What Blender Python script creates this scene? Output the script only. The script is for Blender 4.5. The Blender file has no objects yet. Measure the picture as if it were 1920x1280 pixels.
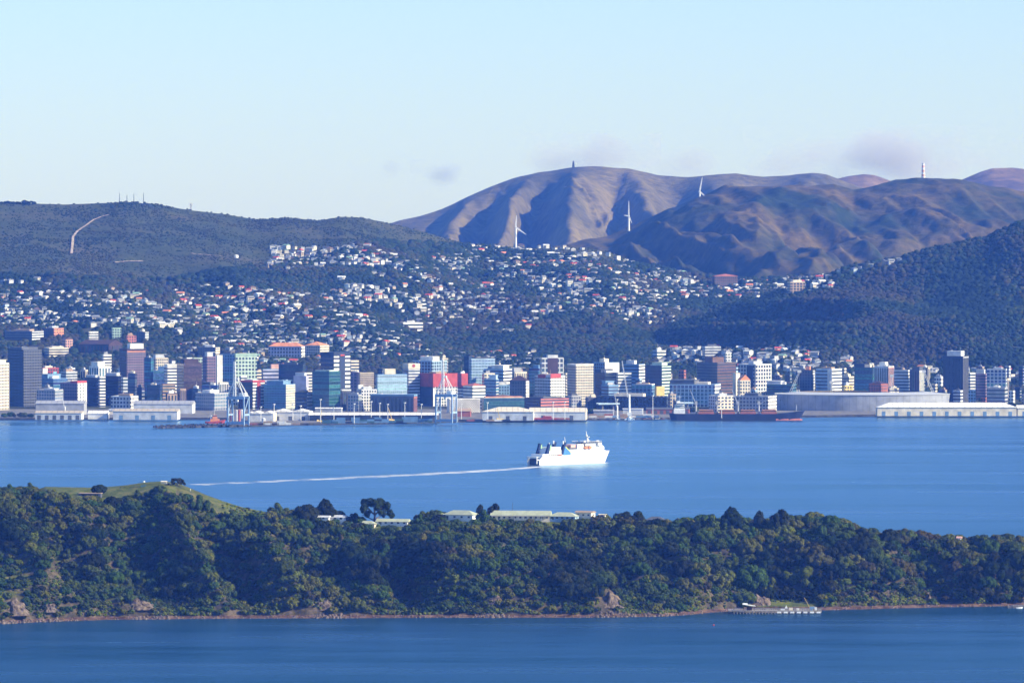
import bpy, math, random
import numpy as np
from mathutils import Vector, Matrix

# ------------------------------------------------------------------ camera, sky, sun, exposure
SC = bpy.context.scene
F, YH, EYE = 11700.0, 395.0, 300.0          # focal length in 1920-px units, eye-level row, eye height (m)
cam_d = bpy.data.cameras.new('camera'); CAM = bpy.data.objects.new('camera', cam_d)
SC.collection.objects.link(CAM); SC.camera = CAM
CAM.location = (0, 0, EYE); CAM.rotation_euler = (math.pi/2, 0, 0)
cam_d.sensor_width = 36.0; cam_d.lens = 36.0*F/1920; cam_d.shift_y = -(640-YH)/1920
cam_d.clip_start = 1.0; cam_d.clip_end = 120000.0
SUN_EL, SUN_AZ = math.radians(30), math.radians(107)      # azimuth clockwise from +Y (the viewing direction)
w = bpy.data.worlds.new("World"); SC.world = w; w.use_nodes = True
wn, wl = w.node_tree.nodes, w.node_tree.links
sky = wn.new('ShaderNodeTexSky'); sky.sky_type = 'NISHITA'; sky.sun_disc = False
sky.sun_elevation = SUN_EL; sky.sun_rotation = SUN_AZ; sky.altitude = 300
sky.air_density = 1.0; sky.dust_density = 0.2; sky.ozone_density = 3.0
tint = wn.new('ShaderNodeMix'); tint.data_type = 'RGBA'; tint.blend_type = 'MULTIPLY'; tint.inputs[0].default_value = 1
tint.inputs[7].default_value = (0.80, 1.00, 1.50, 1)
wl.new(sky.outputs[0], tint.inputs[6]); wl.new(tint.outputs[2], wn['Background'].inputs[0])
wn['Background'].inputs[1].default_value = 0.086
sun_d = bpy.data.lights.new('sun', 'SUN'); SUN = bpy.data.objects.new('sun', sun_d); SC.collection.objects.link(SUN)
sun_d.energy = 5.0; sun_d.angle = math.radians(0.5); sun_d.color = (1.0, 0.92, 0.74)
sdir = Vector((math.sin(SUN_AZ)*math.cos(SUN_EL), math.cos(SUN_AZ)*math.cos(SUN_EL), math.sin(SUN_EL)))
SUN.rotation_euler = sdir.to_track_quat('Z', 'Y').to_euler(); SUN.location = (3000, 5000, 3000)
SC.view_settings.view_transform = 'Standard'; SC.view_settings.look = 'None'
SC.view_settings.exposure = 0.7; SC.view_settings.gamma = 1.0
SC.render.filter_size = 1.7
SC.cycles.use_denoising = True
SC.cycles.volume_bounces = 0; SC.cycles.max_bounces = 5; SC.cycles.diffuse_bounces = 2; SC.cycles.glossy_bounces = 2
SC.cycles.volume_max_steps = 256

# ------------------------------------------------------------------ helpers
COL = SC.collection
rng = np.random.default_rng(7); R = random.Random(11)
def W(px, py, d): return Vector(((px-960)*d/F, d, EYE-(py-YH)*d/F))
def proj(x, y, z): return 960+x*F/y, YH+(EYE-z)*F/y
def smooth(t): t = np.clip(t, 0, 1); return t*t*(3-2*t)
def _h(i, j, s):
    n = (i.astype(np.int64)*374761393 + j.astype(np.int64)*668265263 + s*1274126177) & 0x7fffffff
    n = ((n ^ (n >> 13))*1103515245) & 0x7fffffff
    n = (n ^ (n >> 16)) & 0xffff
    return n/65535.0
def vn(x, y, s=0):
    x = np.asarray(x, float); y = np.asarray(y, float)
    i, j = np.floor(x), np.floor(y); u, v = x-i, y-j
    u = u*u*(3-2*u); v = v*v*(3-2*v); i = i.astype(np.int64); j = j.astype(np.int64)
    a, b, c, e = _h(i, j, s), _h(i+1, j, s), _h(i, j+1, s), _h(i+1, j+1, s)
    return (a*(1-u)+b*u)*(1-v)+(c*(1-u)+e*u)*v
def fbm(x, y, s=0, o=4):
    r, a, t = 0, 1, 0
    for k in range(o):
        r = r+a*vn(x*2**k, y*2**k, s+k*17); t += a; a *= .5
    return r/t
def IP(pts):
    a = np.array(pts, float); return lambda p: np.interp(p, a[:, 0], a[:, 1])

class MB:
    """collects faces for one mesh"""
    def __init__(s): s.v, s.f, s.m = [], [], []
    def add(s, vs, fs, m=0):
        o = len(s.v); s.v += [tuple(v) for v in vs]; s.f += [tuple(i+o for i in f) for f in fs]; s.m += [m]*len(fs)
    def box(s, x0, x1, y0, y1, z0, z1, m=0, mt=None):
        s.add([(x0,y0,z0),(x1,y0,z0),(x1,y1,z0),(x0,y1,z0),(x0,y0,z1),(x1,y0,z1),(x1,y1,z1),(x0,y1,z1)],
              [(0,3,2,1),(0,1,5,4),(1,2,6,5),(2,3,7,6),(3,0,4,7)], m)
        s.add([(x0,y0,z1),(x1,y0,z1),(x1,y1,z1),(x0,y1,z1)], [(0,1,2,3)], m if mt is None else mt)
    def prism(s, poly, z0, z1, m=0, mt=None):
        n = len(poly); vs = [(p[0],p[1],z0) for p in poly]+[(p[0],p[1],z1) for p in poly]
        s.add(vs, [(i,(i+1)%n,(i+1)%n+n,i+n) for i in range(n)], m)
        s.add([(p[0],p[1],z1) for p in poly], [tuple(range(n))], m if mt is None else mt)
    def cyl(s, c, r0, r1, z0, z1, n=12, m=0, cap=True):
        a = [2*math.pi*k/n for k in range(n)]
        vs = [(c[0]+r0*math.cos(t), c[1]+r0*math.sin(t), z0) for t in a]+[(c[0]+r1*math.cos(t), c[1]+r1*math.sin(t), z1) for t in a]
        s.add(vs, [(i,(i+1)%n,(i+1)%n+n,i+n) for i in range(n)], m)
        if cap: s.add(vs[n:], [tuple(range(n))], m)
    def bar(s, a, b, r, r1=None, n=5, m=0):
        a, b = Vector(a), Vector(b); r1 = r if r1 is None else r1; d = (b-a)
        q = d.to_track_quat('Z', 'Y'); vs = []
        for p, rr in ((a, r), (b, r1)):
            for k in range(n):
                t = 2*math.pi*k/n; vs.append(p+q @ Vector((rr*math.cos(t), rr*math.sin(t), 0)))
        s.add(vs, [(i,(i+1)%n,(i+1)%n+n,i+n) for i in range(n)]+[tuple(range(n-1,-1,-1)), tuple(range(n,2*n))], m)
    def gable(s, x0, x1, y0, y1, z0, z1, m=0, ov=.4):          # ridge along x, solid
        ym = (y0+y1)/2; y0 -= ov; y1 += ov; x0 -= ov; x1 += ov
        s.add([(x0,y0,z0),(x1,y0,z0),(x1,y1,z0),(x0,y1,z0),(x0,ym,z1),(x1,ym,z1)],
              [(0,1,5,4),(2,3,4,5),(1,2,5),(3,0,4),(3,2,1,0)], m)
    def hip(s, x0, x1, y0, y1, z0, z1, m=0, ov=.5):
        x0 -= ov; x1 += ov; y0 -= ov; y1 += ov; ym = (y0+y1)/2; k = min((y1-y0)/2, (x1-x0)/2-.3)
        s.add([(x0,y0,z0),(x1,y0,z0),(x1,y1,z0),(x0,y1,z0),(x0+k,ym,z1),(x1-k,ym,z1)],
              [(0,1,5,4),(2,3,4,5),(1,2,5),(3,0,4),(3,2,1,0)], m)
    def mesh(s, name, mats):
        me = bpy.data.meshes.new(name); me.from_pydata(s.v, [], s.f)
        for m in (mats if isinstance(mats, (list, tuple)) else [mats]): me.materials.append(m)
        if any(s.m): me.polygons.foreach_set('material_index', s.m)
        me.update(); return me
    def obj(s, name, mats, parent=None, smooth_=False):
        me = s.mesh(name, mats)
        if smooth_: me.polygons.foreach_set('use_smooth', [True]*len(me.polygons))
        return link(name, me, parent)
def link(name, me, parent=None, loc=None, rz=0.0):
    o = bpy.data.objects.new(name, me); COL.objects.link(o)
    if parent is not None: o.parent = parent
    if loc is not None: o.location = loc
    if rz: o.rotation_euler = (0, 0, rz)
    return o
def tag(o, label=None, cat=None, group=None, kind=None):
    if label: o['label'] = label
    if cat: o['category'] = cat
    if group: o['group'] = group
    if kind: o['kind'] = kind
    return o
def thing(name, label, cat, loc=(0,0,0), rz=0.0, group=None):
    return tag(link(name, None, None, loc, rz), label, cat, group)
def np_mesh(name, V, Q, mats, tri=False, smooth_=False, mi=None, link_=True):
    me = bpy.data.meshes.new(name); k = 3 if tri else 4
    me.vertices.add(len(V)); me.vertices.foreach_set('co', np.asarray(V, np.float32).ravel())
    me.loops.add(len(Q)*k); me.loops.foreach_set('vertex_index', np.asarray(Q, np.int32).ravel())
    me.polygons.add(len(Q)); me.polygons.foreach_set('loop_start', np.arange(0, len(Q)*k, k, dtype=np.int32))
    for m in (mats if isinstance(mats, (list, tuple)) else [mats]): me.materials.append(m)
    if mi is not None: me.polygons.foreach_set('material_index', np.asarray(mi, np.int32))
    if smooth_: me.polygons.foreach_set('use_smooth', np.ones(len(Q), bool))
    me.update(calc_edges=True); me.validate()
    return link(name, me) if link_ else me

# ------------------------------------------------------------------ materials
MATS = {}
def mat(name, rgb, rough=.8, var=.12, scale=.15, metal=0.0, spec=.3, rgb2=None, bump=0.0, detail=4.0, coords='world', ramp=(.35,.65), obj_rand=0.0):
    if name in MATS: return MATS[name]
    m = bpy.data.materials.new(name); m.use_nodes = True; n, l = m.node_tree.nodes, m.node_tree.links
    p = n['Principled BSDF']; p.inputs['Roughness'].default_value = rough; p.inputs['Metallic'].default_value = metal
    p.inputs['Specular IOR Level'].default_value = spec
    if coords == 'world': g = n.new('ShaderNodeNewGeometry').outputs['Position']
    else: g = n.new('ShaderNodeTexCoord').outputs['Object']
    nz = n.new('ShaderNodeTexNoise'); nz.inputs['Scale'].default_value = scale; nz.inputs['Detail'].default_value = detail
    l.new(g, nz.inputs['Vector'])
    cr = n.new('ShaderNodeValToRGB'); l.new(nz.outputs['Fac'], cr.inputs[0])
    a = rgb2 if rgb2 else tuple(c*(1-var) for c in rgb); b = rgb if rgb2 else tuple(min(1, c*(1+var)) for c in rgb)
    cr.color_ramp.elements[0].position, cr.color_ramp.elements[1].position = ramp
    cr.color_ramp.elements[0].color = (*a, 1); cr.color_ramp.elements[1].color = (*b, 1)
    out = cr.outputs[0]
    if obj_rand:
        oi = n.new('ShaderNodeObjectInfo'); mr = n.new('ShaderNodeMapRange')
        mr.inputs[3].default_value = 1-obj_rand; mr.inputs[4].default_value = 1+obj_rand
        l.new(oi.outputs['Random'], mr.inputs[0])
        hs = n.new('ShaderNodeHueSaturation'); l.new(out, hs.inputs['Color']); l.new(mr.outputs[0], hs.inputs['Value'])
        mr2 = n.new('ShaderNodeMapRange'); mr2.inputs[3].default_value = .5-.05*obj_rand/.3; mr2.inputs[4].default_value = .5+.035*obj_rand/.3
        wn_ = n.new('ShaderNodeTexWhiteNoise'); wn_.noise_dimensions = '1D'; l.new(oi.outputs['Random'], wn_.inputs['W'])
        l.new(wn_.outputs['Value'], mr2.inputs[0]); l.new(mr2.outputs[0], hs.inputs['Hue']); out = hs.outputs[0]
    l.new(out, p.inputs['Base Color'])
    if bump:
        bp = n.new('ShaderNodeBump'); bp.inputs['Strength'].default_value = 1.0; bp.inputs['Distance'].default_value = bump
        l.new(nz.outputs['Fac'], bp.inputs['Height']); l.new(bp.outputs[0], p.inputs['Normal'])
    MATS[name] = m; return m
def nt(m): return m.node_tree.nodes, m.node_tree.links

def mat_hill(name, cols, scale, bump, bscale, stretch=(1,1,1), pos=(.3,.5,.7)):
    m = bpy.data.materials.new(name); m.use_nodes = True; n, l = nt(m); p = n['Principled BSDF']
    p.inputs['Roughness'].default_value = 1; p.inputs['Specular IOR Level'].default_value = .05
    g = n.new('ShaderNodeNewGeometry').outputs['Position']
    mp = n.new('ShaderNodeMapping'); mp.inputs['Scale'].default_value = stretch; l.new(g, mp.inputs[0])
    a = n.new('ShaderNodeTexNoise'); a.inputs['Scale'].default_value = scale; a.inputs['Detail'].default_value = 7; a.inputs['Roughness'].default_value = .62
    l.new(mp.outputs[0], a.inputs['Vector'])
    cr = n.new('ShaderNodeValToRGB'); l.new(a.outputs['Fac'], cr.inputs[0])
    while len(cr.color_ramp.elements) < len(cols): cr.color_ramp.elements.new(.5)
    for k, c in enumerate(cols): cr.color_ramp.elements[k].position = pos[k]; cr.color_ramp.elements[k].color = (*c, 1)
    b = n.new('ShaderNodeTexNoise'); b.inputs['Scale'].default_value = bscale; b.inputs['Detail'].default_value = 5; b.inputs['Roughness'].default_value = .6
    l.new(g, b.inputs['Vector'])
    mx = n.new('ShaderNodeMix'); mx.data_type = 'RGBA'; mx.blend_type = 'MULTIPLY'; mx.inputs[0].default_value = 1
    r2 = n.new('ShaderNodeMapRange'); r2.inputs[1].default_value = .3; r2.inputs[2].default_value = .7; r2.inputs[3].default_value = .55; r2.inputs[4].default_value = 1.35
    l.new(b.outputs['Fac'], r2.inputs[0]); l.new(cr.outputs[0], mx.inputs[6]); l.new(r2.outputs[0], mx.inputs[7])
    l.new(mx.outputs[2], p.inputs['Base Color'])
    bp = n.new('ShaderNodeBump'); bp.inputs['Distance'].default_value = bump; bp.inputs['Strength'].default_value = 1
    l.new(b.outputs['Fac'], bp.inputs['Height']); l.new(bp.outputs[0], p.inputs['Normal'])
    return m

# ------------------------------------------------------------------ terrain functions (all in px column u and distance d)
A_sky = IP([(-500,372),(0,378),(60,381),(120,383),(200,380),(240,378),(300,384),(340,391),(360,394),(420,401),(480,411),(540,408),(600,413),(640,406),(680,408),(740,421),(800,436),(850,451),(900,461),(1000,465),(1090,464),(1140,471),(1190,493),(1250,509),(1310,519),(1370,526),(1440,526),(1500,520),(1600,516),(1700,520),(2500,540)])
A_dr = IP([(-500,12400),(600,12400),(900,12700),(1200,12500),(1600,12300),(2500,12300)])
T_sky = IP([(1000,800),(1100,720),(1170,660),(1250,614),(1330,587),(1400,563),(1500,537),(1580,507),(1640,494),(1700,483),(1750,468),(1780,461),(1850,449),(1880,434),(1920,421),(2100,380),(2500,350)])
def zA(u, d):
    u = np.asarray(u, float); d = np.asarray(d, float); x = (u-960)*d/F
    dr = A_dr(u); zr = EYE-(A_sky(u)-YH)*dr/F
    t = (d-9700)/(dr-9700); tc = np.clip(t, 0, 1)
    z = 3+(zr-3)*(0.72*tc+0.28*tc**2.2)
    env = np.sin(np.pi*tc)
    sp = 1-np.abs(2*fbm(x/420+d/1500, d/1600, 3, 3)-1)*2
    z = z+env*(26*(sp-.5)+24*(fbm(x/170, d/190, 5, 4)-.5))
    z = np.where(t > 1, zr-(d-dr)*.25, z)
    zt = EYE-(T_sky(u)-YH)*11050/F
    tt = (d-10020)/1030; ttc = np.clip(tt, 0, 1)
    T = 5+(zt-5)*ttc**.95
    spt = 1-np.abs(2*vn(x/150+(d-10000)/330, d/900, 9)-1)
    T = T+np.sin(np.pi*ttc)*np.clip(zt/200, 0, 1)*(66*(spt-.5)+26*(fbm(x/90, d/110, 12, 3)-.5))
    T = np.where(tt > 1, zt-(d-11050)*.42, T)
    return np.where(u > 1010, np.maximum(z, T), z)
def polar(u0, u1, nu, d0, d1, nd, fn, name, m, pw=1.0):
    u = np.linspace(u0, u1, nu); d = d0+(d1-d0)*np.linspace(0, 1, nd)**pw
    U, D = np.meshgrid(u, d); Z = fn(U, D); V = np.stack([(U-960)*D/F, D, Z], -1).reshape(-1, 3)
    i = np.arange(nd-1)[:, None]*nu+np.arange(nu-1)[None]; Q = np.stack([i, i+1, i+1+nu, i+nu], -1).reshape(-1, 4)
    return tag(np_mesh(name, V, Q, m, smooth_=True), kind='structure')
M_ground = mat_hill('bush_ground', [(.036,.052,.020),(.062,.073,.028),(.10,.088,.042)], .006, 3.0, .11)
city_hills = polar(-420, 2340, 560, 9350, 13300, 560, zA, 'hills', M_ground)
B_sky = IP([(900,520),(1000,488),(1090,452),(1140,441),(1200,416),(1230,402),(1260,390),(1320,365),(1350,352),(1385,347),(1430,351),(1480,348),(1520,350),(1565,345),(1600,358),(1640,349),(1680,338),(1720,335),(1760,336),(1800,338),(1850,347),(1920,360),(2400,380)])
def zB(u, d):
    x = (u-960)*d/F; zr = EYE-(B_sky(u)-YH)*14700/F; t = np.clip((d-12500)/2200, 0, 1)
    z = 60+(zr-60)*(.75*t+.25*t*t)
    r = 1-np.abs(2*fbm(x/340-d/1500, d/1400, 21, 2)-1)*1.6
    r2 = 1-np.abs(2*vn(x/140+d/900, d/800, 27)-1)
    r3 = 1-np.abs(2*fbm(x/95+d/500, d/420, 28, 3)-1)*1.8
    z = z+np.sin(np.pi*t)**.8*(105*(r-.5)+46*(r2-.5)+42*(r3-.5)+26*(fbm(x/60, d/80, 23, 4)-.5))
    return np.where(d > 14700, zr-(d-14700)*.3, z)+6*(fbm(x/45, d/60, 29, 2)-.5)
M_brown = mat_hill('brown_hill', [(.024,.036,.013),(.060,.056,.020),(.125,.092,.026)], .0045, 5, .045, (1,.6,1), (.38,.48,.62))
polar(860, 2340, 380, 12500, 16000, 300, zB, 'hills', M_brown)
C_sky = IP([(600,470),(700,430),(750,413),(790,405),(830,391),(870,372),(920,349),(960,334),(1010,322),(1040,317),(1075,314),(1130,311),(1180,316),(1230,327),(1290,330),(1340,327),(1380,324),(1430,331),(1480,328),(1520,323),(1550,327),(1590,342),(1650,360),(2400,420)])
LINES = [(470,400,0),(560,480,1),(640,560,.1),(740,655,.9),(830,720,.05),(880,800,.8),(945,840,0),(1005,905,.85),(1030,948,.0),(1078,1062,.95),(1146,1196,0),(1178,1262,.8),(1262,1330,.05),(1330,1400,.85),(1420,1470,.1),(1500,1560,.9),(1600,1660,.1),(1750,1800,.9),(2400,2400,.2)]
def zC(u, d):
    u = np.asarray(u, float); d = np.asarray(d, float)
    x = (u-960)*d/F; zr = EYE-(C_sky(u)-YH)*19000/F; t = np.clip((d-16200)/2800, 0, 1); q = 1-t
    z = 60+(zr-60)*(.86*t+.14*t*t)
    us = u+16*(fbm(x/300, d/700, 33, 3)-.5); sp = np.empty_like(us)
    for i in range(us.shape[0]):
        qq = float(q[i, 0])**.8; xs_ = [l_[0]*(1-qq)+l_[1]*qq for l_ in LINES]; ys_ = [l_[2] for l_ in LINES]; w_ = 14-9*qq
        sp[i] = sum(np.interp(us[i]+o_*w_, xs_, ys_) for o_ in (-1, -.5, 0, .5, 1))/5
    rib = 1-np.abs(2*fbm((x+d*.16)/75, d/2600, 35, 2)-1)*1.5
    rib2 = 1-np.abs(2*vn((x-d*.1)/42, d/1300, 37)-1)
    env = np.minimum(1, 3.0*q)*np.minimum(1, 4*t+.2)*np.clip((u-760)/110, 0, 1)
    z = z+env*(175*(sp-.5)+34*(rib-.5)+17*(rib2-.5)+26*(fbm(x/70, d/140, 39, 4)-.5))
    return np.where(d > 19000, zr-(d-19000)*.35, z)+5*(fbm(x/60, d/90, 41, 2)-.5)
M_mount = mat_hill('mountain_slope', [(.072,.066,.034),(.122,.104,.045),(.19,.152,.064)], .004, 7, .035, (1,.25,.6), (.35,.5,.68))
polar(560, 2300, 420, 16200, 20500, 260, zC, 'mountain', M_mount)
D_sky = IP([(1400,380),(1570,334),(1590,329),(1620,325),(1640,327),(1665,336),(1700,350),(1780,345),(1800,337),(1840,320),(1860,314),(1900,313),(1930,317),(2400,330)])
def zD(u, d):
    x = (u-960)*d/F; zr = EYE-(D_sky(u)-YH)*21500/F; t = np.clip((d-20300)/1200, 0, 1)
    z = 150+(zr-150)*t+np.sin(np.pi*t)*50*(1-np.abs(2*fbm(x/300, d/900, 43, 2)-1)*1.5-.5)
    return np.where(d > 21500, zr-(d-21500)*.35, z)
M_ochre = mat_hill('ochre_slope', [(.09,.065,.045),(.17,.115,.06),(.22,.15,.08)], .003, 6, .02)
polar(1400, 2300, 200, 20300, 22300, 80, zD, 'hills', M_ochre)

# island
I_sh = IP([(-500,1172),(0,1169),(60,1166),(200,1161),(400,1159),(620,1158),(900,1157),(1100,1157),(1240,1155),(1300,1151),(1340,1147),(1400,1144),(1560,1143),(1700,1139),(1860,1136),(1920,1135),(2300,1128)])
I_sky = IP([(-500,930),(-100,925),(0,927),(60,925),(85,916),(180,918),(230,914),(270,908),(300,906),(330,908),(355,918),(385,931),(420,944),(455,955),(500,964),(540,975),(600,980),(650,983),(760,980),(830,975),(1110,974),(1150,984),(1220,992),(1290,992),(1350,990),(1400,995),(1470,992),(1530,986),(1580,994),(1620,1008),(1680,1019),(1740,1024),(1800,1020),(1850,1016),(1890,1020),(1920,1032),(2000,1055),(2300,1100)])
I_dr = IP([(-500,4900),(300,4850),(560,4840),(1300,4850),(1920,4880),(2300,4880)])
def shore(u): return EYE*F/(I_sh(u)-YH)
def zI(u, d):
    u = np.asarray(u, float); d = np.asarray(d, float); x = (u-960)*d/F
    ds = shore(u)+2.5*(vn(x/9, x*0+3, 51)-.5); dr = I_dr(u); zr = EYE-(I_sky(u)-YH)*dr/F
    bw = 6+4*vn(x/40, x*0, 50)                                                         # beach width
    t = np.clip((d-ds-bw)/(dr-ds-bw), 0, 1)
    z = np.clip((d-ds)/bw, -3, 1)*1.6 + (zr-1.6)*(.45*t**.55+.55*t)
    sp = 1-np.abs(2*fbm(x/62+(d-4600)/210, d/260, 53, 2)-1)*1.7
    z = z+np.sin(np.pi*t**.75)*(31*(sp-.5)+11*(fbm(x/20, d/22, 55, 3)-.5))
    z = np.where(d > dr+40, zr-(d-dr-40)*.5, z)
    return z
def ivr(u): return u
U_ = np.linspace(-420, 2300, 900); K_ = np.linspace(0, 1, 210)
UU = np.repeat(U_[None], len(K_), 0); DD = shore(UU)-4+(I_dr(UU)+220-shore(UU)+4)*K_[:, None]**1.15
ZZ = zI(UU, DD); VV = np.stack([(UU-960)*DD/F, DD, ZZ], -1).reshape(-1, 3)
ii = np.arange(len(K_)-1)[:, None]*len(U_)+np.arange(len(U_)-1)[None]
QQ = np.stack([ii, ii+1, ii+1+len(U_), ii+len(U_)], -1).reshape(-1, 4)
# island ground material: beach, rock on steep faces, grass on gentle tops
def island_mat():
    m = bpy.data.materials.new('island_ground'); m.use_nodes = True; n, l = nt(m); p = n['Principled BSDF']
    p.inputs['Roughness'].default_value = 1; p.inputs['Specular IOR Level'].default_value = .05
    geo = n.new('ShaderNodeNewGeometry'); sep = n.new('ShaderNodeSeparateXYZ'); l.new(geo.outputs['Position'], sep.inputs[0])
    sn = n.new('ShaderNodeSeparateXYZ'); l.new(geo.outputs['True Normal'], sn.inputs[0])
    nz = n.new('ShaderNodeTexNoise'); nz.inputs['Scale'].default_value = .12; nz.inputs['Detail'].default_value = 8; nz.inputs['Roughness'].default_value = .65
    l.new(geo.outputs['Position'], nz.inputs['Vector'])
    def ramp(cols, pos, src):
        cr = n.new('ShaderNodeValToRGB')
        while len(cr.color_ramp.elements) < len(cols): cr.color_ramp.elements.new(.5)
        for k in range(len(cols)): cr.color_ramp.elements[k].position = pos[k]; cr.color_ramp.elements[k].color = (*cols[k], 1)
        l.new(src, cr.inputs[0]); return cr.outputs[0]
    grass = ramp([(.05,.065,.013),(.10,.125,.022),(.17,.16,.045)], (.35,.5,.65), nz.outputs['Fac'])
    rock = ramp([(.035,.03,.018),(.07,.058,.032),(.15,.115,.07)], (.35,.5,.66), nz.outputs['Fac'])
    beach = ramp([(.05,.028,.02),(.12,.07,.048),(.20,.13,.09)], (.38,.5,.62), nz.outputs['Fac'])
    def mix(a, b, f):
        x = n.new('ShaderNodeMix'); x.data_type = 'RGBA'; l.new(f, x.inputs[0]); l.new(a, x.inputs[6]); l.new(b, x.inputs[7]); return x.outputs[2]
    def mr(src, a, b, c=0, e=1):
        x = n.new('ShaderNodeMapRange'); x.inputs[1].default_value = a; x.inputs[2].default_value = b; x.inputs[3].default_value = c; x.inputs[4].default_value = e
        l.new(src, x.inputs[0]); return x.outputs[0]
    f1 = mr(sn.outputs['Z'], .86, .95); c = mix(rock, grass, f1)
    f2 = mr(sep.outputs['Z'], 2.2, 1.5); c = mix(c, beach, f2)
    l.new(c, p.inputs['Base Color'])
    bp = n.new('ShaderNodeBump'); bp.inputs['Distance'].default_value = 2.2; l.new(nz.outputs['Fac'], bp.inputs['Height']); l.new(bp.outputs[0], p.inputs['Normal'])
    return m
tag(np_mesh('island_terrain', VV, QQ, island_mat(), smooth_=True), kind='structure')

# sea: one sheet to the far side of everything
def sea_mat():
    m = bpy.data.materials.new('sea_water'); m.use_nodes = True; n, l = nt(m)
    for x in list(n): n.remove(x)
    out = n.new('ShaderNodeOutputMaterial'); g = n.new('ShaderNodeNewGeometry').outputs['Position']
    def noise(sx, sy, det, sc=1.0):
        mp = n.new('ShaderNodeMapping'); mp.inputs['Scale'].default_value = (sx, sy, 1); l.new(g, mp.inputs[0])
        z = n.new('ShaderNodeTexNoise'); z.inputs['Scale'].default_value = sc; z.inputs['Detail'].default_value = det; z.inputs['Roughness'].default_value = .6
        l.new(mp.outputs[0], z.inputs['Vector']); return z.outputs['Fac']
    big = noise(.0016, .0085, 7); mid = noise(.014, .022, 5); fine = noise(.25, .16, 4)
    bp = n.new('ShaderNodeBump'); bp.inputs['Distance'].default_value = 2.2; l.new(mid, bp.inputs['Height'])
    b2 = n.new('ShaderNodeBump'); b2.inputs['Distance'].default_value = .42; l.new(fine, b2.inputs['Height']); l.new(bp.outputs[0], b2.inputs['Normal'])
    d = n.new('ShaderNodeBsdfDiffuse'); d.inputs[0].default_value = (.004, .036, .080, 1); l.new(b2.outputs[0], d.inputs['Normal'])
    gl = n.new('ShaderNodeBsdfGlossy'); gl.inputs['Color'].default_value = (.62, .84, 1, 1)
    rr = n.new('ShaderNodeMapRange'); rr.inputs[1].default_value = .35; rr.inputs[2].default_value = .65; rr.inputs[3].default_value = .17; rr.inputs[4].default_value = .30
    l.new(big, rr.inputs[0]); l.new(rr.outputs[0], gl.inputs['Roughness']); l.new(b2.outputs[0], gl.inputs['Normal'])
    mf = n.new('ShaderNodeMapRange'); mf.inputs[1].default_value = .36; mf.inputs[2].default_value = .66; mf.inputs[3].default_value = .37; mf.inputs[4].default_value = .475
    l.new(big, mf.inputs[0])
    gm_ = n.new('ShaderNodeNewGeometry'); dt = n.new('ShaderNodeVectorMath'); dt.operation = 'DOT_PRODUCT'; l.new(gm_.outputs['Incoming'], dt.inputs[0]); l.new(gm_.outputs['True Normal'], dt.inputs[1])
    fr = n.new('ShaderNodeMapRange'); fr.inputs[1].default_value = .030; fr.inputs[2].default_value = .085; fr.inputs[3].default_value = 1.6; fr.inputs[4].default_value = .34; l.new(dt.outputs['Value'], fr.inputs[0])
    mm = n.new('ShaderNodeMath'); mm.operation = 'MULTIPLY'; l.new(mf.outputs[0], mm.inputs[0]); l.new(fr.outputs[0], mm.inputs[1])
    mx = n.new('ShaderNodeMixShader'); l.new(mm.outputs[0], mx.inputs[0]); l.new(d.outputs[0], mx.inputs[1]); l.new(gl.outputs[0], mx.inputs[2])
    l.new(mx.outputs[0], out.inputs[0]); return m
mb = MB(); mb.add([(-9000,-1500,0),(9000,-1500,0),(9000,22300,0),(-9000,22300,0)], [(0,1,2,3)])
tag(mb.obj('sea', sea_mat()), kind='structure')
# ------------------------------------------------------------------ city buildings
def hexc(s): return tuple((int(s[i:i+2], 16)/255)**2.2 for i in (0, 2, 4))
WALLC = dict(white=(.80,.78,.74), cream=(.72,.64,.50), beige=(.50,.43,.33), tan=(.42,.30,.20), grey=(.36,.37,.40), lgrey=(.55,.57,.60), dgrey=(.10,.11,.13),
    dark=(.035,.04,.055), navy=(.03,.045,.08), brown=(.13,.075,.055), dbrown=(.06,.035,.035), red=(.42,.07,.06), brick=(.38,.13,.09), salmon=(.60,.20,.16), pink=(.62,.36,.30), orange=(.70,.28,.12),
    blue=(.16,.28,.44), lblue=(.38,.52,.66), teal=(.06,.14,.17), green=(.34,.48,.40), pgreen=(.50,.62,.52), lav=(.42,.42,.56), yellow=(.75,.55,.18), cyan=(.25,.6,.75), purple=(.22,.15,.20))
def wm(c): return mat('wall_'+c, WALLC[c], .75, .18, .12, detail=8)
def gm(c='glass'):
    d = dict(glass=(.04,.055,.085), gteal=(.03,.085,.11), gblue=(.05,.12,.22), gpale=(.22,.33,.42), gbrown=(.07,.05,.045), gblack=(.008,.01,.016))
    return mat('glazing_'+c, d[c], .12, .35, .35, spec=.6, detail=2, obj_rand=.45)
M_roof = mat('flat_roof', (.34,.34,.34), .9, .3, .12); M_metal = mat('light_metal', (.5,.52,.54), .5, .1, .5); M_dmetal = mat('dark_metal', (.08,.085,.09), .6, .1, .5)
def ring(w, l, z0, z1, e=.18):          # connected band of glazing round the four faces
    mb = MB(); o = [(-e,-e),(w+e,-e),(w+e,l+e),(-e,l+e)]; i_ = [(.3,.3),(w-.3,.3),(w-.3,l-.3),(.3,l-.3)]
    vs = [(x,y,z0) for x,y in o]+[(x,y,z1) for x,y in o]+[(x,y,z0) for x,y in i_]+[(x,y,z1) for x,y in i_]
    fs = []
    for k in range(4):
        j = (k+1) % 4; fs += [(k,j,j+4,k+4), (k+4,j+4,j+12,k+12), (j,k,k+8,j+8)]
    mb.add(vs, fs); return mb
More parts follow.
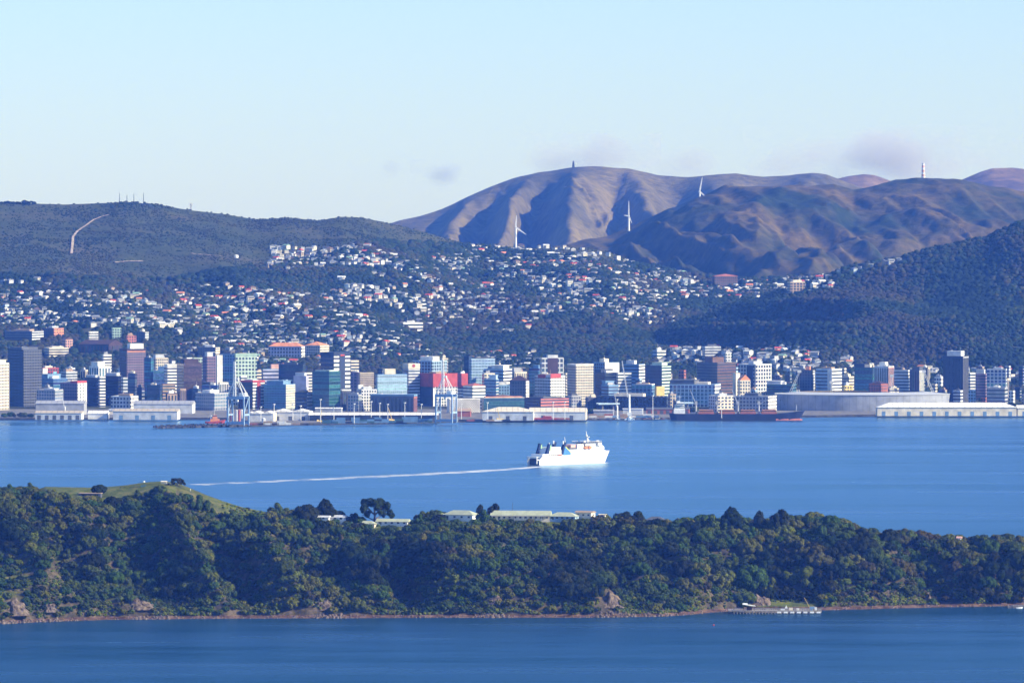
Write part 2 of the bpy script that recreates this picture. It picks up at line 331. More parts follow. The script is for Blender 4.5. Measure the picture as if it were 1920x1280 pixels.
def facade_mat(col, colR, glass, bay, fill):
    """one storey of windows: panes alternating with piers in the wall's own colour"""
    key = f'facade_{col}_{colR}_{glass}_{bay}_{fill}'
    if key in MATS: return MATS[key]
    m = gm(glass).copy(); m.name = key; n, l = nt(m); p = n['Principled BSDF']; src = p.inputs['Base Color'].links[0].from_socket
    tc = n.new('ShaderNodeTexCoord'); sp = n.new('ShaderNodeSeparateXYZ'); l.new(tc.outputs['Object'], sp.inputs[0])
    sn = n.new('ShaderNodeSeparateXYZ'); l.new(tc.outputs['Normal'], sn.inputs[0])
    def M(op, a, b=None):
        x = n.new('ShaderNodeMath'); x.operation = op
        for i, v in enumerate((a, b)):
            if v is None: continue
            if isinstance(v, (int, float)): x.inputs[i].default_value = v
            else: l.new(v, x.inputs[i])
        return x.outputs[0]
    ax = M('GREATER_THAN', M('ABSOLUTE', sn.outputs['X']), .5)
    t = n.new('ShaderNodeMix'); l.new(ax, t.inputs[0]); l.new(sp.outputs['X'], t.inputs[2]); l.new(sp.outputs['Y'], t.inputs[3])
    fr = M('FRACT', M('DIVIDE', t.outputs[0], bay)); pier = M('GREATER_THAN', fr, fill)
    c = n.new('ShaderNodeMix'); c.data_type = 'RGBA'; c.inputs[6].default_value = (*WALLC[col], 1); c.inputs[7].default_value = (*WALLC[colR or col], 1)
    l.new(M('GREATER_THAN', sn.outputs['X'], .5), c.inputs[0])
    o = n.new('ShaderNodeMix'); o.data_type = 'RGBA'; l.new(pier, o.inputs[0]); l.new(src, o.inputs[6]); l.new(c.outputs[2], o.inputs[7]); l.new(o.outputs[2], p.inputs['Base Color'])
    r = n.new('ShaderNodeMix'); l.new(pier, r.inputs[0]); r.inputs[2].default_value = .12; r.inputs[3].default_value = .8; l.new(r.outputs[0], p.inputs['Roughness'])
    MATS[key] = m; return m
_dg = np.arange(9450, 13200, 6.0)
def find_d(u, y):
    '''distance at which the column u of the city terrain first reaches image row y'''
    u = np.atleast_1d(np.asarray(u, float)); y = np.atleast_1d(np.asarray(y, float))
    U, D = np.meshgrid(u, _dg, indexing='ij'); ys = YH+(EYE-zA(U, D))*F/D; hit = ys <= y[:, None]
    return np.where(hit.any(1), _dg[hit.argmax(1)], 12300.0)
CITY = []        # footprints (px centre, distance, radius) for keeping trees clear
MARKS = []       # (px, short name) landmarks for labels
def building(x0, xm, x1, yt, d, style, col, label, glass='glass', fh=4.6, colR=None, roof='plant', gr=None, bay=4.2, zb=None, cat='building', short=None, name='office_building', extra=None, top=None, yb=None):
    if d >= 10200: d = float(find_d((x0+x1)/2, yt+(yb if yb else 20))[0])
    a, b = max(xm-x0, .5), max(x1-xm, .5); k = d/F
    th = math.atan2(b, a)
    th = min(max(th, math.radians(14)), math.radians(72))
    wd = a*k/math.cos(th); ld = b*k/math.sin(th)
    if ld < 9: ld = 9.0
    if wd < 7: wd = 7.0
    zt = EYE-(yt-YH)*k; zg = float(zA((x0+x1)/2, d)) if zb is None else zb
    z0 = min(zg, float(zA((x0+x1)/2, d+ld)))-1.0; H = zt-z0
    C = W(xm, yt, d); ca, sa = math.cos(-th), math.sin(-th)
    org = (C.x-wd*ca, C.y-wd*sa, z0)
    root = thing(name, label, cat, org, -th, gr)
    CITY.append(((x0+x1)/2, d+ld/2, max(wd, ld)*.62))
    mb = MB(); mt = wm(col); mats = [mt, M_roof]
    if colR: mats.append(wm(colR))  # some blocks carry sun and shade in the tones of their two sides
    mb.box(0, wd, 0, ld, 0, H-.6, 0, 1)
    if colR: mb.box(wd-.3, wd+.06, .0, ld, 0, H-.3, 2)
    pw = .5
    for bx in ((-.05,wd+.05,-.05,pw),(-.05,wd+.05,ld-pw,ld+.05),(-.05,pw,pw,ld-pw),(wd-pw,wd+.08,pw,ld-pw)): mb.box(*bx, H-.6, H+.5, 0)
    mb.obj('wall', mats, root)
    if roof and wd > 9 and ld > 8:
        q = MB(); rr = random.Random(label); px0 = rr.uniform(.15, .35)*wd; px1 = rr.uniform(.6, .85)*wd; py0 = rr.uniform(.15,.3)*ld; py1 = rr.uniform(.6,.85)*ld
        ph = rr.uniform(2.2, 4.5) if roof == 'plant' else float(roof)
        q.box(px0, px1, py0, py1, -.6, ph); q.box(px0+1, px0+3.2, py1-2.5, py1-.5, ph, ph+1.2)
        q.bar((px1-1, py0+1, ph), (px1-1, py0+1, ph+rr.uniform(2, 7)), .12)
        for j in range(rr.randint(1, 4)):
            xx, yy = rr.uniform(1.5, wd-3), rr.uniform(1, max(1.2, ld-3)); q.box(xx, xx+rr.uniform(1,2.4), yy, yy+1.6, -.6, rr.uniform(.7,1.8))
        o = q.obj('plant_room', wm(top or rr.choice(['lgrey','grey','cream','dgrey','white','tan'])), root); o.location = (0, 0, H)
    if wd > 15 and ld > 12 and H > 32 and not extra and roof == 'plant':
        q = MB(); u_ = random.Random(label+'u'); a0, a1 = u_.choice([(.0,.55),(.4,1),(.12,.88)]); hh_ = u_.uniform(3.5, 7); q.box(wd*a0+.3, wd*a1-.3, .6, ld*u_.uniform(.6,.97), -.6, hh_); q.box(wd*a0, wd*a1, .3, ld*.98, hh_, hh_+.5)
        o = q.obj('penthouse', wm(u_.choice([col, colR or col, 'lgrey', 'dgrey'])), root); o.location = (0, 0, H)
    nf = max(1, int(round((H-1.5)/fh))); s = (H-1.2)/nf; g = gm(glass)
    if style in ('bands', 'glassy'):
        hh = {'bands': .44, 'glassy': .80}[style]
        me = ring(wd, ld, 0, s*hh).mesh('window_band', g)
        for f in range(nf): o = link('window_band', me, root); o.location = (0, 0, .5+s*f+s*.25)
    elif style == 'grid':
        me = ring(wd, ld, 0, s*.6).mesh('window_band', facade_mat(col, colR, glass, bay, .62))
        for f in range(nf): o = link('window_band', me, root); o.location = (0, 0, .5+s*f+s*.2)
    elif style == 'strips':
        for side in (0, 1):
            L = wd if side == 0 else ld; n = max(2, int(L/bay)); sp = L/n
            q = MB()
            if side == 0: q.box(-sp*.25, sp*.25, -.2, 0, 1, H-2.5)
            else: q.box(0, .2, -sp*.25, sp*.25, 1, H-2.5)
            me = q.mesh('window_strip', g)
            for j in range(n):
                o = link('window_strip', me, root); o.location = (sp*(j+.5), 0, 0) if side == 0 else (wd+.07, sp*(j+.5), 0)
    elif style == 'frame':          # big square frames
        me = ring(wd, ld, 0, s*.72).mesh('window_band', facade_mat(col, colR, glass, 6.0, .74))
        for f in range(nf): o = link('window_band', me, root); o.location = (0, 0, .5+s*f+s*.14)
    if extra: extra(root, wd, ld, H)
    if short: MARKS.append(((x0+x1)/2, short))
    return root
def ex_top(col, h, rel=(0,1,0,1), name='roof_sign', off=0):         # a coloured storey or box on top
    def f(root, w_, l_, H):
        q = MB(); q.box(w_*rel[0]-.25, w_*rel[1]+.25, l_*rel[2]-.25, l_*rel[3]+.25, 0, h); o = q.obj(name, wm(col), root); o.location = (0, 0, H+off)
    return f
def many(*fs):
    def f(*a):
        for g in fs: g(*a)
    return f
def ex_stripe(col, a, b, face='R', z0=0, z1=1, name='wall_stripe'):       # vertical painted strip, proud of the face
    def f(root, w_, l_, H):
        q = MB()
        if face == 'R': q.box(w_, w_+.45, l_*a, l_*b, H*z0+.3, H*z1-.2)
        else: q.box(w_*a, w_*b, -.45, 0, H*z0+.3, H*z1-.2)
        q.obj(name, wm(col), root)
    return f
def ex_roof(col, h, kind='hip', name='roof'):
    def f(root, w_, l_, H):
        q = MB(); (q.hip if kind == 'hip' else q.gable)(0, w_, 0, l_, 0, h); o = q.obj(name, wm(col), root); o.location = (0, 0, H+.55)
    return f
def ex_logo(col, cx, cz, r, face='L'):
    def f(root, w_, l_, H):
        q = MB(); n = 20; ring_ = []
        for k in range(n):
            t = 2*math.pi*k/n; ring_.append((math.cos(t), math.sin(t)))
        vs = [];
        for e in (-.5, -.2):
            for (cx_, sz_) in ring_: vs.append((cx*w_+cx_*r, e, H*cz+sz_*r) if face == 'L' else (w_-e, cx*l_+cx_*r, H*cz+sz_*r))
        q.add(vs, [tuple(range(n)), tuple(range(2*n-1, n-1, -1))]+[(i,(i+1)%n,(i+1)%n+n,i+n) for i in range(n)]); q.obj('logo', wm(col), root)
    return f
B = building
# --- left end to about px 480
B(-26,-2,15,681,9300,'grid','cream','cream apartment tower with rows of small windows cut by the left edge of the photo',bay=3.4)
B(12,44,76,656,9450,'grid','navy','tall dark blue twin-faced office tower at the far left, tallest there',glass='gblack',bay=3.2,fh=4.2,colR='dgrey',short='twin-faced dark tower')
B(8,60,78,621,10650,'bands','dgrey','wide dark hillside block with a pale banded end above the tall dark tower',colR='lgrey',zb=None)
B(78,101,118,615,10700,'grid','brown','brown block with an orange sunlit end high behind the old brick building',colR='orange',bay=4)  # orange wall colour stands in for sunlight on the right end
B(115,123,136,637,10450,'grid','pink','small pink gabled block beside the orange-ended block',extra=ex_roof('brown',4,'gable'),roof=None)
B(165,167,184,622,10600,'bands','white','narrow white banded hillside flats above the old brick building',colR='white')
B(208,211,227,615,10650,'grid','green','grey green hillside tower next to the pink red tower')
B(234,238,255,629,10500,'grid','brown','pink red hillside tower with rows of windows',colR='salmon')
B(256,272,278,622,10650,'grid','dgrey','dark hillside block with a white edge right of the pink red tower',colR='lgrey')
B(146,204,226,646,10250,'strips','dbrown','long old brown brick building with steep gables on the wooded rise',roof=None,extra=ex_roof('dbrown',7,'gable'),bay=5,name='brick_building')
B(80,92,128,652,10300,'bands','cream','low cream building with a flat roof on the wooded rise')
B(222,238,272,657,9700,'grid','dbrown','large purple brown grid tower with a red lit top line and white rooftop box',colR='purple',bay=2.9,fh=3.9,roof=None,top='white',short='brown grid tower',extra=many(ex_top('dbrown',2,(0,1,0,1),'parapet',.5),ex_stripe('orange',.02,.98,'R',.965,.99),ex_top('white',8,(.55,.95,.2,.9),'plant_room',2.6)))
B(70,80,110,690,9700,'grid','red','small building with red, white and cyan facade panels beside the tall dark tower',colR='red',extra=many(ex_stripe('white',.0,.3,'R',.3,1),ex_stripe('cyan',.65,.85,'R',.2,.9)))
B(112,124,144,697,9900,'bands','lgrey','pale low building with a curved terrace roof behind the red white panel building')
B(74,100,125,710,9600,'glassy','blue','blue glass block between the tall dark tower and the purple grid block',glass='gblue')
B(68,103,116,731,9350,'grid','grey','blue grey harbour block with a dark overhanging roof above the grey wharf shed',glass='gblue',roof=2)
B(112,145,160,718,9400,'grid','purple','purple grid office block with white fins and a red roof box',colR='lgrey',extra=many(ex_top('red',3,(.6,1,0,1)),ex_stripe('white',.1,.2),ex_stripe('white',.4,.5),ex_stripe('white',.7,.8),ex_stripe('white',.9,1.0)))
B(158,182,186,708,9480,'glassy','navy','dark glass slab left of the narrow white banded strip',glass='gblack')
B(185,187,194,706,9440,'bands','white','narrow white banded stair tower between two dark slabs',roof=None)
B(194,222,228,705,9500,'glassy','dark','dark glass slab right of the narrow white banded strip',glass='gblack')
B(166,185,206,687,9650,'strips','white','white block with dark vertical strips',bay=5,glass='gblue',short='dark-striped white block')
B(190,194,209,665,9800,'bands','white','tall slim white banded tower behind the vertical strip block')
B(227,231,241,708,9450,'bands','lgrey','slim grey banded block right of the dark glass slabs')
B(210,213,224,701,9700,'bands','white','small white topped block behind the dark slabs')
B(240,253,256,700,9450,'glassy','dgrey','narrow dark block in front of the brown grid tower')
B(207,245,257,743,9230,'grid','lgrey','low white office with square windows behind the wharf sheds',colR='white',bay=5,fh=5)
B(270,283,287,671,9650,'glassy','navy','slim dark blue tower left of the cream grid tower',glass='gblue')
B(284,292,315,671,9850,'grid','beige','cream tower with paired windows right of the brown grid tower',colR='cream',bay=3.5,short='cream paired-window tower')
B(287,309,313,695,9640,'glassy','lblue','light blue glass block with a sloping roof',glass='gpale')
B(307,314,332,687,9600,'bands','white','white curved-fin block beside the light blue glass block',extra=ex_top('white',2.5,(0,1,0,1),'roof_canopy',1))
B(275,300,303,722,9350,'glassy','navy','low dark blue block left of the orange brown banded building')
B(302,305,328,720,9450,'bands','brown','orange brown banded building behind the wharf sheds',colR='tan',fh=5)
B(310,314,332,738,9330,'strips','brown','small brown block with vertical piers behind the wharf',colR='tan',bay=4)
B(330,345,378,681,9520,'glassy','dbrown','broad dark red brown tower with smooth dark glass',glass='gbrown',short='broad red-brown tower')
B(335,338,348,729,9420,'strips','tan','tan block with round columns in front of the dark red brown tower',bay=3)
B(371,404,411,651,10350,'grid','dgrey','dark hillside block behind the red brown slab with a pale corner',colR='cream')
B(361,363,385,671,9950,'grid','pgreen','pale green topped block behind the dark red brown tower')
B(379,388,406,669,9750,'grid','purple','reddish purple slab beside the thin white strip tower',colR='purple',bay=3)
B(406,407,414,666,9700,None,'lgrey','very thin white sunlit strip tower',colR='white',roof=None)
B(412,440,443,664,9820,'grid','blue','blue grey block left of the pale green office block',glass='gblue',colR='lblue')
B(440,442,481,668,9600,'grid','green','pale green office block with rows of dark windows above the container crane',colR='pgreen',bay=5.2,fh=5.4,short='pale green office block',extra=ex_top('green',4,(0,1,0,1),'roof_canopy',.6))
B(448,450,462,662,9900,'grid','tan','tan rooftop block on the pale green office block skyline')
B(378,407,412,722,9450,'glassy','blue','blue glass block behind the small white strip building',glass='gblue')
B(409,412,428,717,9380,'strips','cream','small white building with vertical strips above a pale ledge',bay=3,colR='white')
B(365,402,427,737,9280,'grid','grey','blue grey harbour block behind the red and white tug',glass='gblue',bay=4)
# --- 440 .. 920
B(446,474,495,717,9350,'bands','dbrown','dark red building with a red and white banded end',colR='white',fh=5.2,extra=many(ex_stripe('red',.36,.64),ex_top('red',2.4,(0,1,0,1),'roof_frame',.5)),short='red-and-white banded block')
B(449,452,463,705,9550,'bands','white','small white banded block in front of the pale green office block')
B(490,493,522,692,9650,'bands','blue','blue grey banded block with a pink box on its roof',colR='lav',extra=ex_top('pink',7,(.2,.9,.55,1),'plant_room',.5),roof=None,fh=6)
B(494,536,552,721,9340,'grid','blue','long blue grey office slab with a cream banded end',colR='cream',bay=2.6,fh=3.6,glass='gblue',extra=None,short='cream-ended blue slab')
B(478,482,492,695,9700,'bands','cream','slim cream block right of the pale green office block')
B(520,568,572,684,9950,'glassy','navy','wide dark blue block behind the pink roofed block')
B(550,574,578,705,9600,None,'lav','lavender block with a stepped blank wall',colR='lav')
B(570,573,586,699,9680,'bands','white','white banded block behind the lavender block',colR='white')
B(553,576,586,736,9280,'bands','navy','dark block with white banded end left of the teal glass tower',colR='white',fh=5)
B(585,617,637,697,9260,'glassy','teal','teal glass tower with a rounded top on the waterfront',glass='gteal',short='teal glass tower',extra=ex_top('pgreen',1.5,(.1,.95,.1,.9),'roof_canopy',.7))
B(600,626,656,667,9620,'bands','navy','tall dark tower with white banded sides and a red rooftop sign',colR='white',fh=6.5,roof=None,extra=many(ex_stripe('navy',.33,.68),ex_top('navy',5,(0,1,0,1),'parapet',.5),ex_stripe('red',.4,.65,'R',.985,1.03,'roof_sign')),short='dark white-banded tower')
B(655,658,673,676,9850,'bands','cream','cream banded block right of the tall dark banded tower')
B(657,672,675,698,9480,'grid','purple','plain purple brown slab beside the speckled beige cube',bay=6)
B(672,675,701,699,9400,'grid','beige','speckled beige cube with tiny dot windows',colR='beige',bay=1.9,fh=2.6,glass='gbrown')
B(668,678,706,730,9260,'grid','lgrey','jumbled white and grey low building beside the lit window block',colR='white',bay=4,extra=many(ex_top('white',6,(.2,.4,.0,.3),'turret',.5)))
B(653,672,678,740,9240,'grid','grey','blue grey small-window block behind the long white wharf roof',glass='gblue')
B(639,641,658,733,9300,'strips','dgrey','slatted dark and white block right of the teal tower',bay=2.4,extra=ex_top('white',2,(0,1,0,1),'roof_canopy',.5))
B(704,708,763,702,9350,'grid','blue','wide glass office with lit windows and a cream box on its roof',colR='lblue',bay=3,fh=4.6,glass='gpale',roof=None,extra=ex_top('cream',8,(0,1,.25,.6),'plant_room',.5),short='cream-topped glass office')  # pale glazing colour stands in for the lit windows
B(694,776,782,743,9220,'strips','dgrey','long low old terminal with columns and a brown brick end',colR='brick',bay=6,extra=ex_top('blue',2.5,(0,1,0,1),'roof_canopy',.5),name='terminal_building')
B(755,766,787,692,9500,'bands','grey','cream topped banded block bearing a red swirl emblem',colR='lgrey',extra=many(ex_top('cream',8,(0,1,0,1),'sign_box',.5),ex_logo('red',.45,1.09,2.6,'R')),roof=None)
B(774,810,838,677,9850,'frame','lblue','pale blue grey stepped block behind the red clad building',colR='lblue',roof=7)
B(825,829,840,672,9950,'bands','cream','small cream stepped block behind the red clad building')
B(783,812,858,701,9480,'grid','navy','broad red clad building with dark lower floors',colR='lgrey',bay=5,short='broad red-clad building',extra=many(ex_stripe('red',0,1,'R',.60,1.02,'cladding'),ex_stripe('red',0,1,'L',.60,1.02,'cladding'),ex_stripe('white',.0,.06,'R',0,.58),ex_stripe('white',.3,.34,'R',.0,.72)))
B(858,865,877,701,9440,'bands','white','red topped white banded wing at the end of the red clad building',colR='white',extra=many(ex_stripe('red',0,1,'R',.60,1.02,'cladding'),ex_stripe('red',0,1,'L',.60,1.02,'cladding')))
B(868,886,911,724,9330,'bands','white','white banded building with a low dark red roof',colR='white',fh=5,extra=ex_roof('brick',4),roof=None)
B(870,879,884,668,9760,'glassy','navy','narrow dark tower left of the pale grid tower')
B(880,884,928,673,9700,'grid','lblue','pale blue grid tower with a flat top',colR='lblue',bay=2.4,fh=4.4,glass='gblue',short='pale blue grid tower')
B(906,944,960,692,9650,'bands','lblue','blue and white banded block behind the cream and blue glass pair',colR='white',fh=5)
B(951,965,988,697,9750,'strips','grey','grey and cream block with vertical stripes and blank cream end',colR='cream',bay=3)
B(904,908,928,700,9420,'grid','cream','cream shaped-top block behind the small blue glass block',colR='cream',bay=6)
B(908,930,935,711,9340,'glassy','lblue','small sky blue glass block on the waterfront',glass='gblue',colR='white')
B(930,936,956,722,9450,'grid','blue','low blue block between the sky blue glass block and the mansard building')
B(956,986,992,714,9300,'grid','dgrey','dark mansard roofed building with a white end wall',colR='white',bay=4,roof=None,extra=ex_roof('dbrown',7))
B(992,1010,1016,690,9800,'glassy','blue','plain blue slab left of the square framed tower',glass='gblue')
# --- 1000..1360
B(1012,1016,1057,671,9700,'frame','lgrey','square framed tower with a recessed dark red centre and domed top',colR='lgrey',fh=7,short='square-framed tower',roof=None,extra=many(ex_stripe('dbrown',.26,.74,'R',.35,1),ex_top('lgrey',4,(.2,.8,.3,.75),'dome',.5)))
B(1003,1032,1060,705,9400,'grid','lgrey','white grid office with a red box on top',colR='white',bay=3.4,fh=4.6,extra=many(ex_stripe('red',0,.7,'R',.93,1.08,'roof_sign'),ex_stripe('red',.2,.7,'L',.93,1.05,'roof_sign')),short='red-topped white office')
B(1058,1061,1066,700,9550,'bands','cream','narrow cream slice right of the square framed tower')
B(1064,1080,1113,685,9450,'grid','beige','round-cornered beige grid tower with a sloped foot',colR='cream',bay=2.8,fh=4.0,short='beige grid tower',extra=ex_top('white',1.6,(0,1,0,1),'roof_canopy',.5))  # beige shaded side, cream sunlit side: the light is in the wall colours
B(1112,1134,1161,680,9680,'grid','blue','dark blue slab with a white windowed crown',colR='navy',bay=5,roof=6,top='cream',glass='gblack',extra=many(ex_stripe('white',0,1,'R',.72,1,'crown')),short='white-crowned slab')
B(1116,1135,1160,699,9560,'glassy','navy','plain dark glass block below the white windowed crown',glass='gblack')
B(1157,1159,1184,699,9520,'bands','lgrey','grey block with sloping white terraces',colR='white',fh=4.6)
B(1166,1198,1210,683,9780,'bands','blue','blue grey banded tower with white corner balconies',colR='white',fh=5,roof=6,top='lgrey')
B(1210,1241,1259,686,9500,'bands','navy','dark banded tower with a pale green banded end',colR='pgreen',fh=5,short='green-ended dark tower')
B(1224,1232,1249,657,10350,'bands','lgrey','white banded flats standing alone on the bush edge',colR='white',fh=5,short='bush-edge white flats')
B(1256,1340,1353,721,9380,'frame','lblue','long low sky blue office with square windows and a white end',colR='white',fh=6,glass='gblue',short='long sky-blue office')
B(1228,1231,1246,725,9350,None,'yellow','low cream yellow sign block below the pale green banded tower')
B(1128,1141,1160,722,9330,'bands','blue','blue block with a blank panel near the thin crane',colR='blue')
B(1185,1222,1228,722,9440,'frame','blue','low dark blue framed block with a white roof ledge',glass='gblue',extra=ex_top('white',1.2,(.2,1,0,1),'roof_canopy',.6))
B(1118,1250,1262,744,9260,'grid','navy','very long low dark blue wharf office',glass='gblack',fh=5,bay=6)
B(1253,1257,1268,739,9200,'grid','tan','square beige block at the right end of the long dark wharf office',colR='beige')
B(974,1014,1067,747,9200,'bands','dbrown','salmon red banded waterfront building',colR='salmon',fh=4.5,short='salmon waterfront building',roof=2)
B(1060,1072,1090,742,9300,'grid','grey','grey block with a stepped cream gable behind the wharf trees')
B(1098,1102,1126,745,9300,'grid','dgrey','small dark block with a beige stepped end')
B(903,907,983,747,9140,'glassy','teal','low dark teal glass building with an orange roof edge',glass='gteal',roof=None,extra=many(ex_top('white',.8,(0,1,0,1),'roof_canopy',.5),ex_top('orange',1.4,(.1,.9,.05,.95),'roof_edge',1.3),ex_roof('brown',5)))
B(1308,1345,1381,680,9520,'bands','dgrey','broad dark banded tower with a brown plant house',colR='brown',roof=8,top='brown',short='broad dark banded tower')
B(1330,1346,1376,742,9160,'grid','lgrey','stepped cream warehouse behind the cargo ship',colR='cream',bay=6)
# --- 1360..1920
B(1385,1417,1448,683,9620,'frame','lgrey','white framed tower with a dark centre strip',colR='white',fh=6,short='white framed tower',extra=many(ex_stripe('dark',.5,.85,'L',.1,.97)))
B(1383,1388,1407,713,9400,'grid','cream','cream chapel-like block with an orange gable roof',colR='cream',roof=None,extra=ex_roof('orange',8,'gable'),name='gabled_building')
B(1376,1380,1384,700,9450,None,'cream','slim cream turret beside the orange gabled block',roof=None)
B(1438,1486,1495,721,9460,'bands','teal','dark green banded low block behind the stadium',glass='gblack')
B(1376,1440,1459,743,9220,'grid','grey','low grey stained building with a white roof end left of the stadium',colR='white',bay=5)
B(1500,1524,1529,694,9600,'grid','dgrey','dark grid tower with an orange rooftop box',extra=ex_top('orange',5,(.4,.7,.3,.8),'plant_room',.5),colR='lgrey',roof=None)
B(1531,1560,1580,692,9560,'bands','lblue','white tower with blue windows and a pink banded end',colR='white',fh=5.4,short='blue-windowed white tower',extra=many(ex_stripe('white',.72,1,'L'),))
B(1579,1592,1602,706,9700,'bands','cream','low cream block right of the white blue-windowed tower')
B(1579,1584,1599,723,9400,'grid','yellow','small yellow building above the stadium roof',colR='yellow')
B(1603,1636,1642,689,9640,'glassy','navy','deep blue mirror glass block with a light top edge',glass='gblue',short='deep blue mirror-glass block')
B(1640,1666,1678,687,9520,'strips','lgrey','white tower with fine vertical stripes and a small dome',colR='pink',bay=2.6,extra=ex_top('white',6,(.25,.65,.25,.75),'dome',.5))
B(1677,1703,1708,694,9650,'bands','lgrey','pale grey banded block with white end beside the striped tower',colR='white')
B(1706,1724,1734,694,9560,'strips','dgrey','dark striped tower with a white curved edge',colR='white',bay=3.4)
B(1630,1652,1666,720,9340,'grid','brick','red brick building above the stadium roof',colR='brick',roof=None,extra=ex_roof('dbrown',4))
B(1663,1668,1686,728,9360,'bands','cream','low cream building right of the red brick building')
B(1769,1806,1819,668,9600,'strips','dark','tallest dark tower at the right, with a pale rooftop box and vertical ribs',colR='grey',bay=2.2,roof=8,top='lgrey',glass='gblack',short='tallest right-hand tower')  # grey right wall puts the sunlight on the dark tower into its colour
B(1817,1819,1829,699,9700,'bands','white','thin white block right of the tallest dark tower',colR='white')
B(1827,1848,1852,701,9720,'bands','purple','purple grey banded block beside the light blue mirror tower')
B(1851,1886,1889,692,9560,'frame','lgrey','light blue mirror tower with a white frame',glass='gblue',fh=5,short='light blue mirror tower')
B(1851,1884,1892,727,9400,'bands','grey','grey banded podium block under the light blue mirror tower',fh=6)
# hillside institutions
B(503,565,571,650,10350,'grid','lav','long white institution with an orange tiled roof on the rise',colR='white',roof=None,extra=ex_roof('orange',6),bay=5,fh=5,short='orange-roofed institution',name='institution_building')
B(571,600,616,648,10450,'grid','cream','right wing of the orange roofed institution',roof=None,extra=ex_roof('orange',6),name='institution_building')
B(748,756,793,605,10950,'bands','white','white hillside building with long balcony bands among the bush',colR='white',fh=6,short='white balcony building')
B(1336,1340,1384,518,12150,'grid','brown','long low building with a bright red roof on the far suburb ridge',roof=None,extra=ex_roof('brick',4))
B(1477,1482,1510,529,11900,'frame','cream','tan flats with square openings on the far suburb ridge',colR='tan')
B(1317,1322,1352,650,10400,'bands','lgrey','low white building with a lit roof at the foot of the dark hill')
B(1357,1361,1372,661,10150,'grid','white','small white flats above the broad dark banded tower')

# generic low-rise fillers, one object each
FILL = [('white','grid'),('cream','bands'),('grey','grid'),('blue','bands'),('dgrey','glassy'),('brick','grid'),('lgrey','bands'),('purple','grid'),('beige','strips'),('navy','glassy'),('lblue','grid')]
rf = random.Random(5); fillers = []
for k in range(230):
    px = -20+1960*(k+rf.random())/230; row = k % 3
    d = (9560, 9760, 10000)[row]+rf.uniform(-60, 60)
    wpx = rf.uniform(8, 20); yt = {0: rf.uniform(724, 748), 1: rf.uniform(708, 738), 2: rf.uniform(686, 714)}[row]
    c, s = rf.choice(FILL); fillers.append((px, d, wpx, yt, c, s))
CW = dict(white='white', cream='cream', grey='grey', blue='blue grey', dgrey='charcoal', brick='brick red', lgrey='pale grey', purple='purple grey', beige='beige', navy='dark blue', lblue='light blue')
SW = dict(grid='square windowed', bands='banded', glassy='glass fronted', strips='ribbed')
ORD = ['first','second','third','fourth','fifth','sixth','seventh','eighth','ninth','tenth','eleventh','twelfth','thirteenth','fourteenth','fifteenth','sixteenth','seventeenth','eighteenth','nineteenth','twentieth']
def ordn(i):
    if i < 20: return ORD[i]
    t = ['twenty','thirty','forty','fifty','sixty','seventy','eighty','ninety']
    return t[(i+1)//10-2]+('-'+ORD[(i+1) % 10-1] if (i+1) % 10 else 'th-place').replace('-th-place', '') if (i+1) % 10 else {30:'thirtieth',40:'fortieth',50:'fiftieth',60:'sixtieth',70:'seventieth',80:'eightieth',90:'ninetieth'}.get(i+1, 'last')
def near_mark(px): return min(MARKS, key=lambda m: abs(m[0]-px))[1]
cnt = {}
for f in sorted(fillers): cnt.setdefault((near_mark(f[0]), f[4], f[5]), []).append(f)
for key, fs in cnt.items():
    for i, (px, d, wpx, yt, c, s) in enumerate(fs):
        o_ = '' if len(fs) == 1 else ordn(i)+' from left, '
        B(px-wpx*.6, px+wpx*.1, px+wpx*.4, yt, d, s, c, f"low {CW[c]} {SW[s]} building, {o_}by the {key[0]}", fh=5, gr='low city buildings between the towers', name='low_building', colR={'grey':'lgrey','blue':'lblue','dgrey':'grey','purple':'beige','navy':'grey','brick':'brick'}.get(c))  # paler right-hand wall puts the sun side into the colour
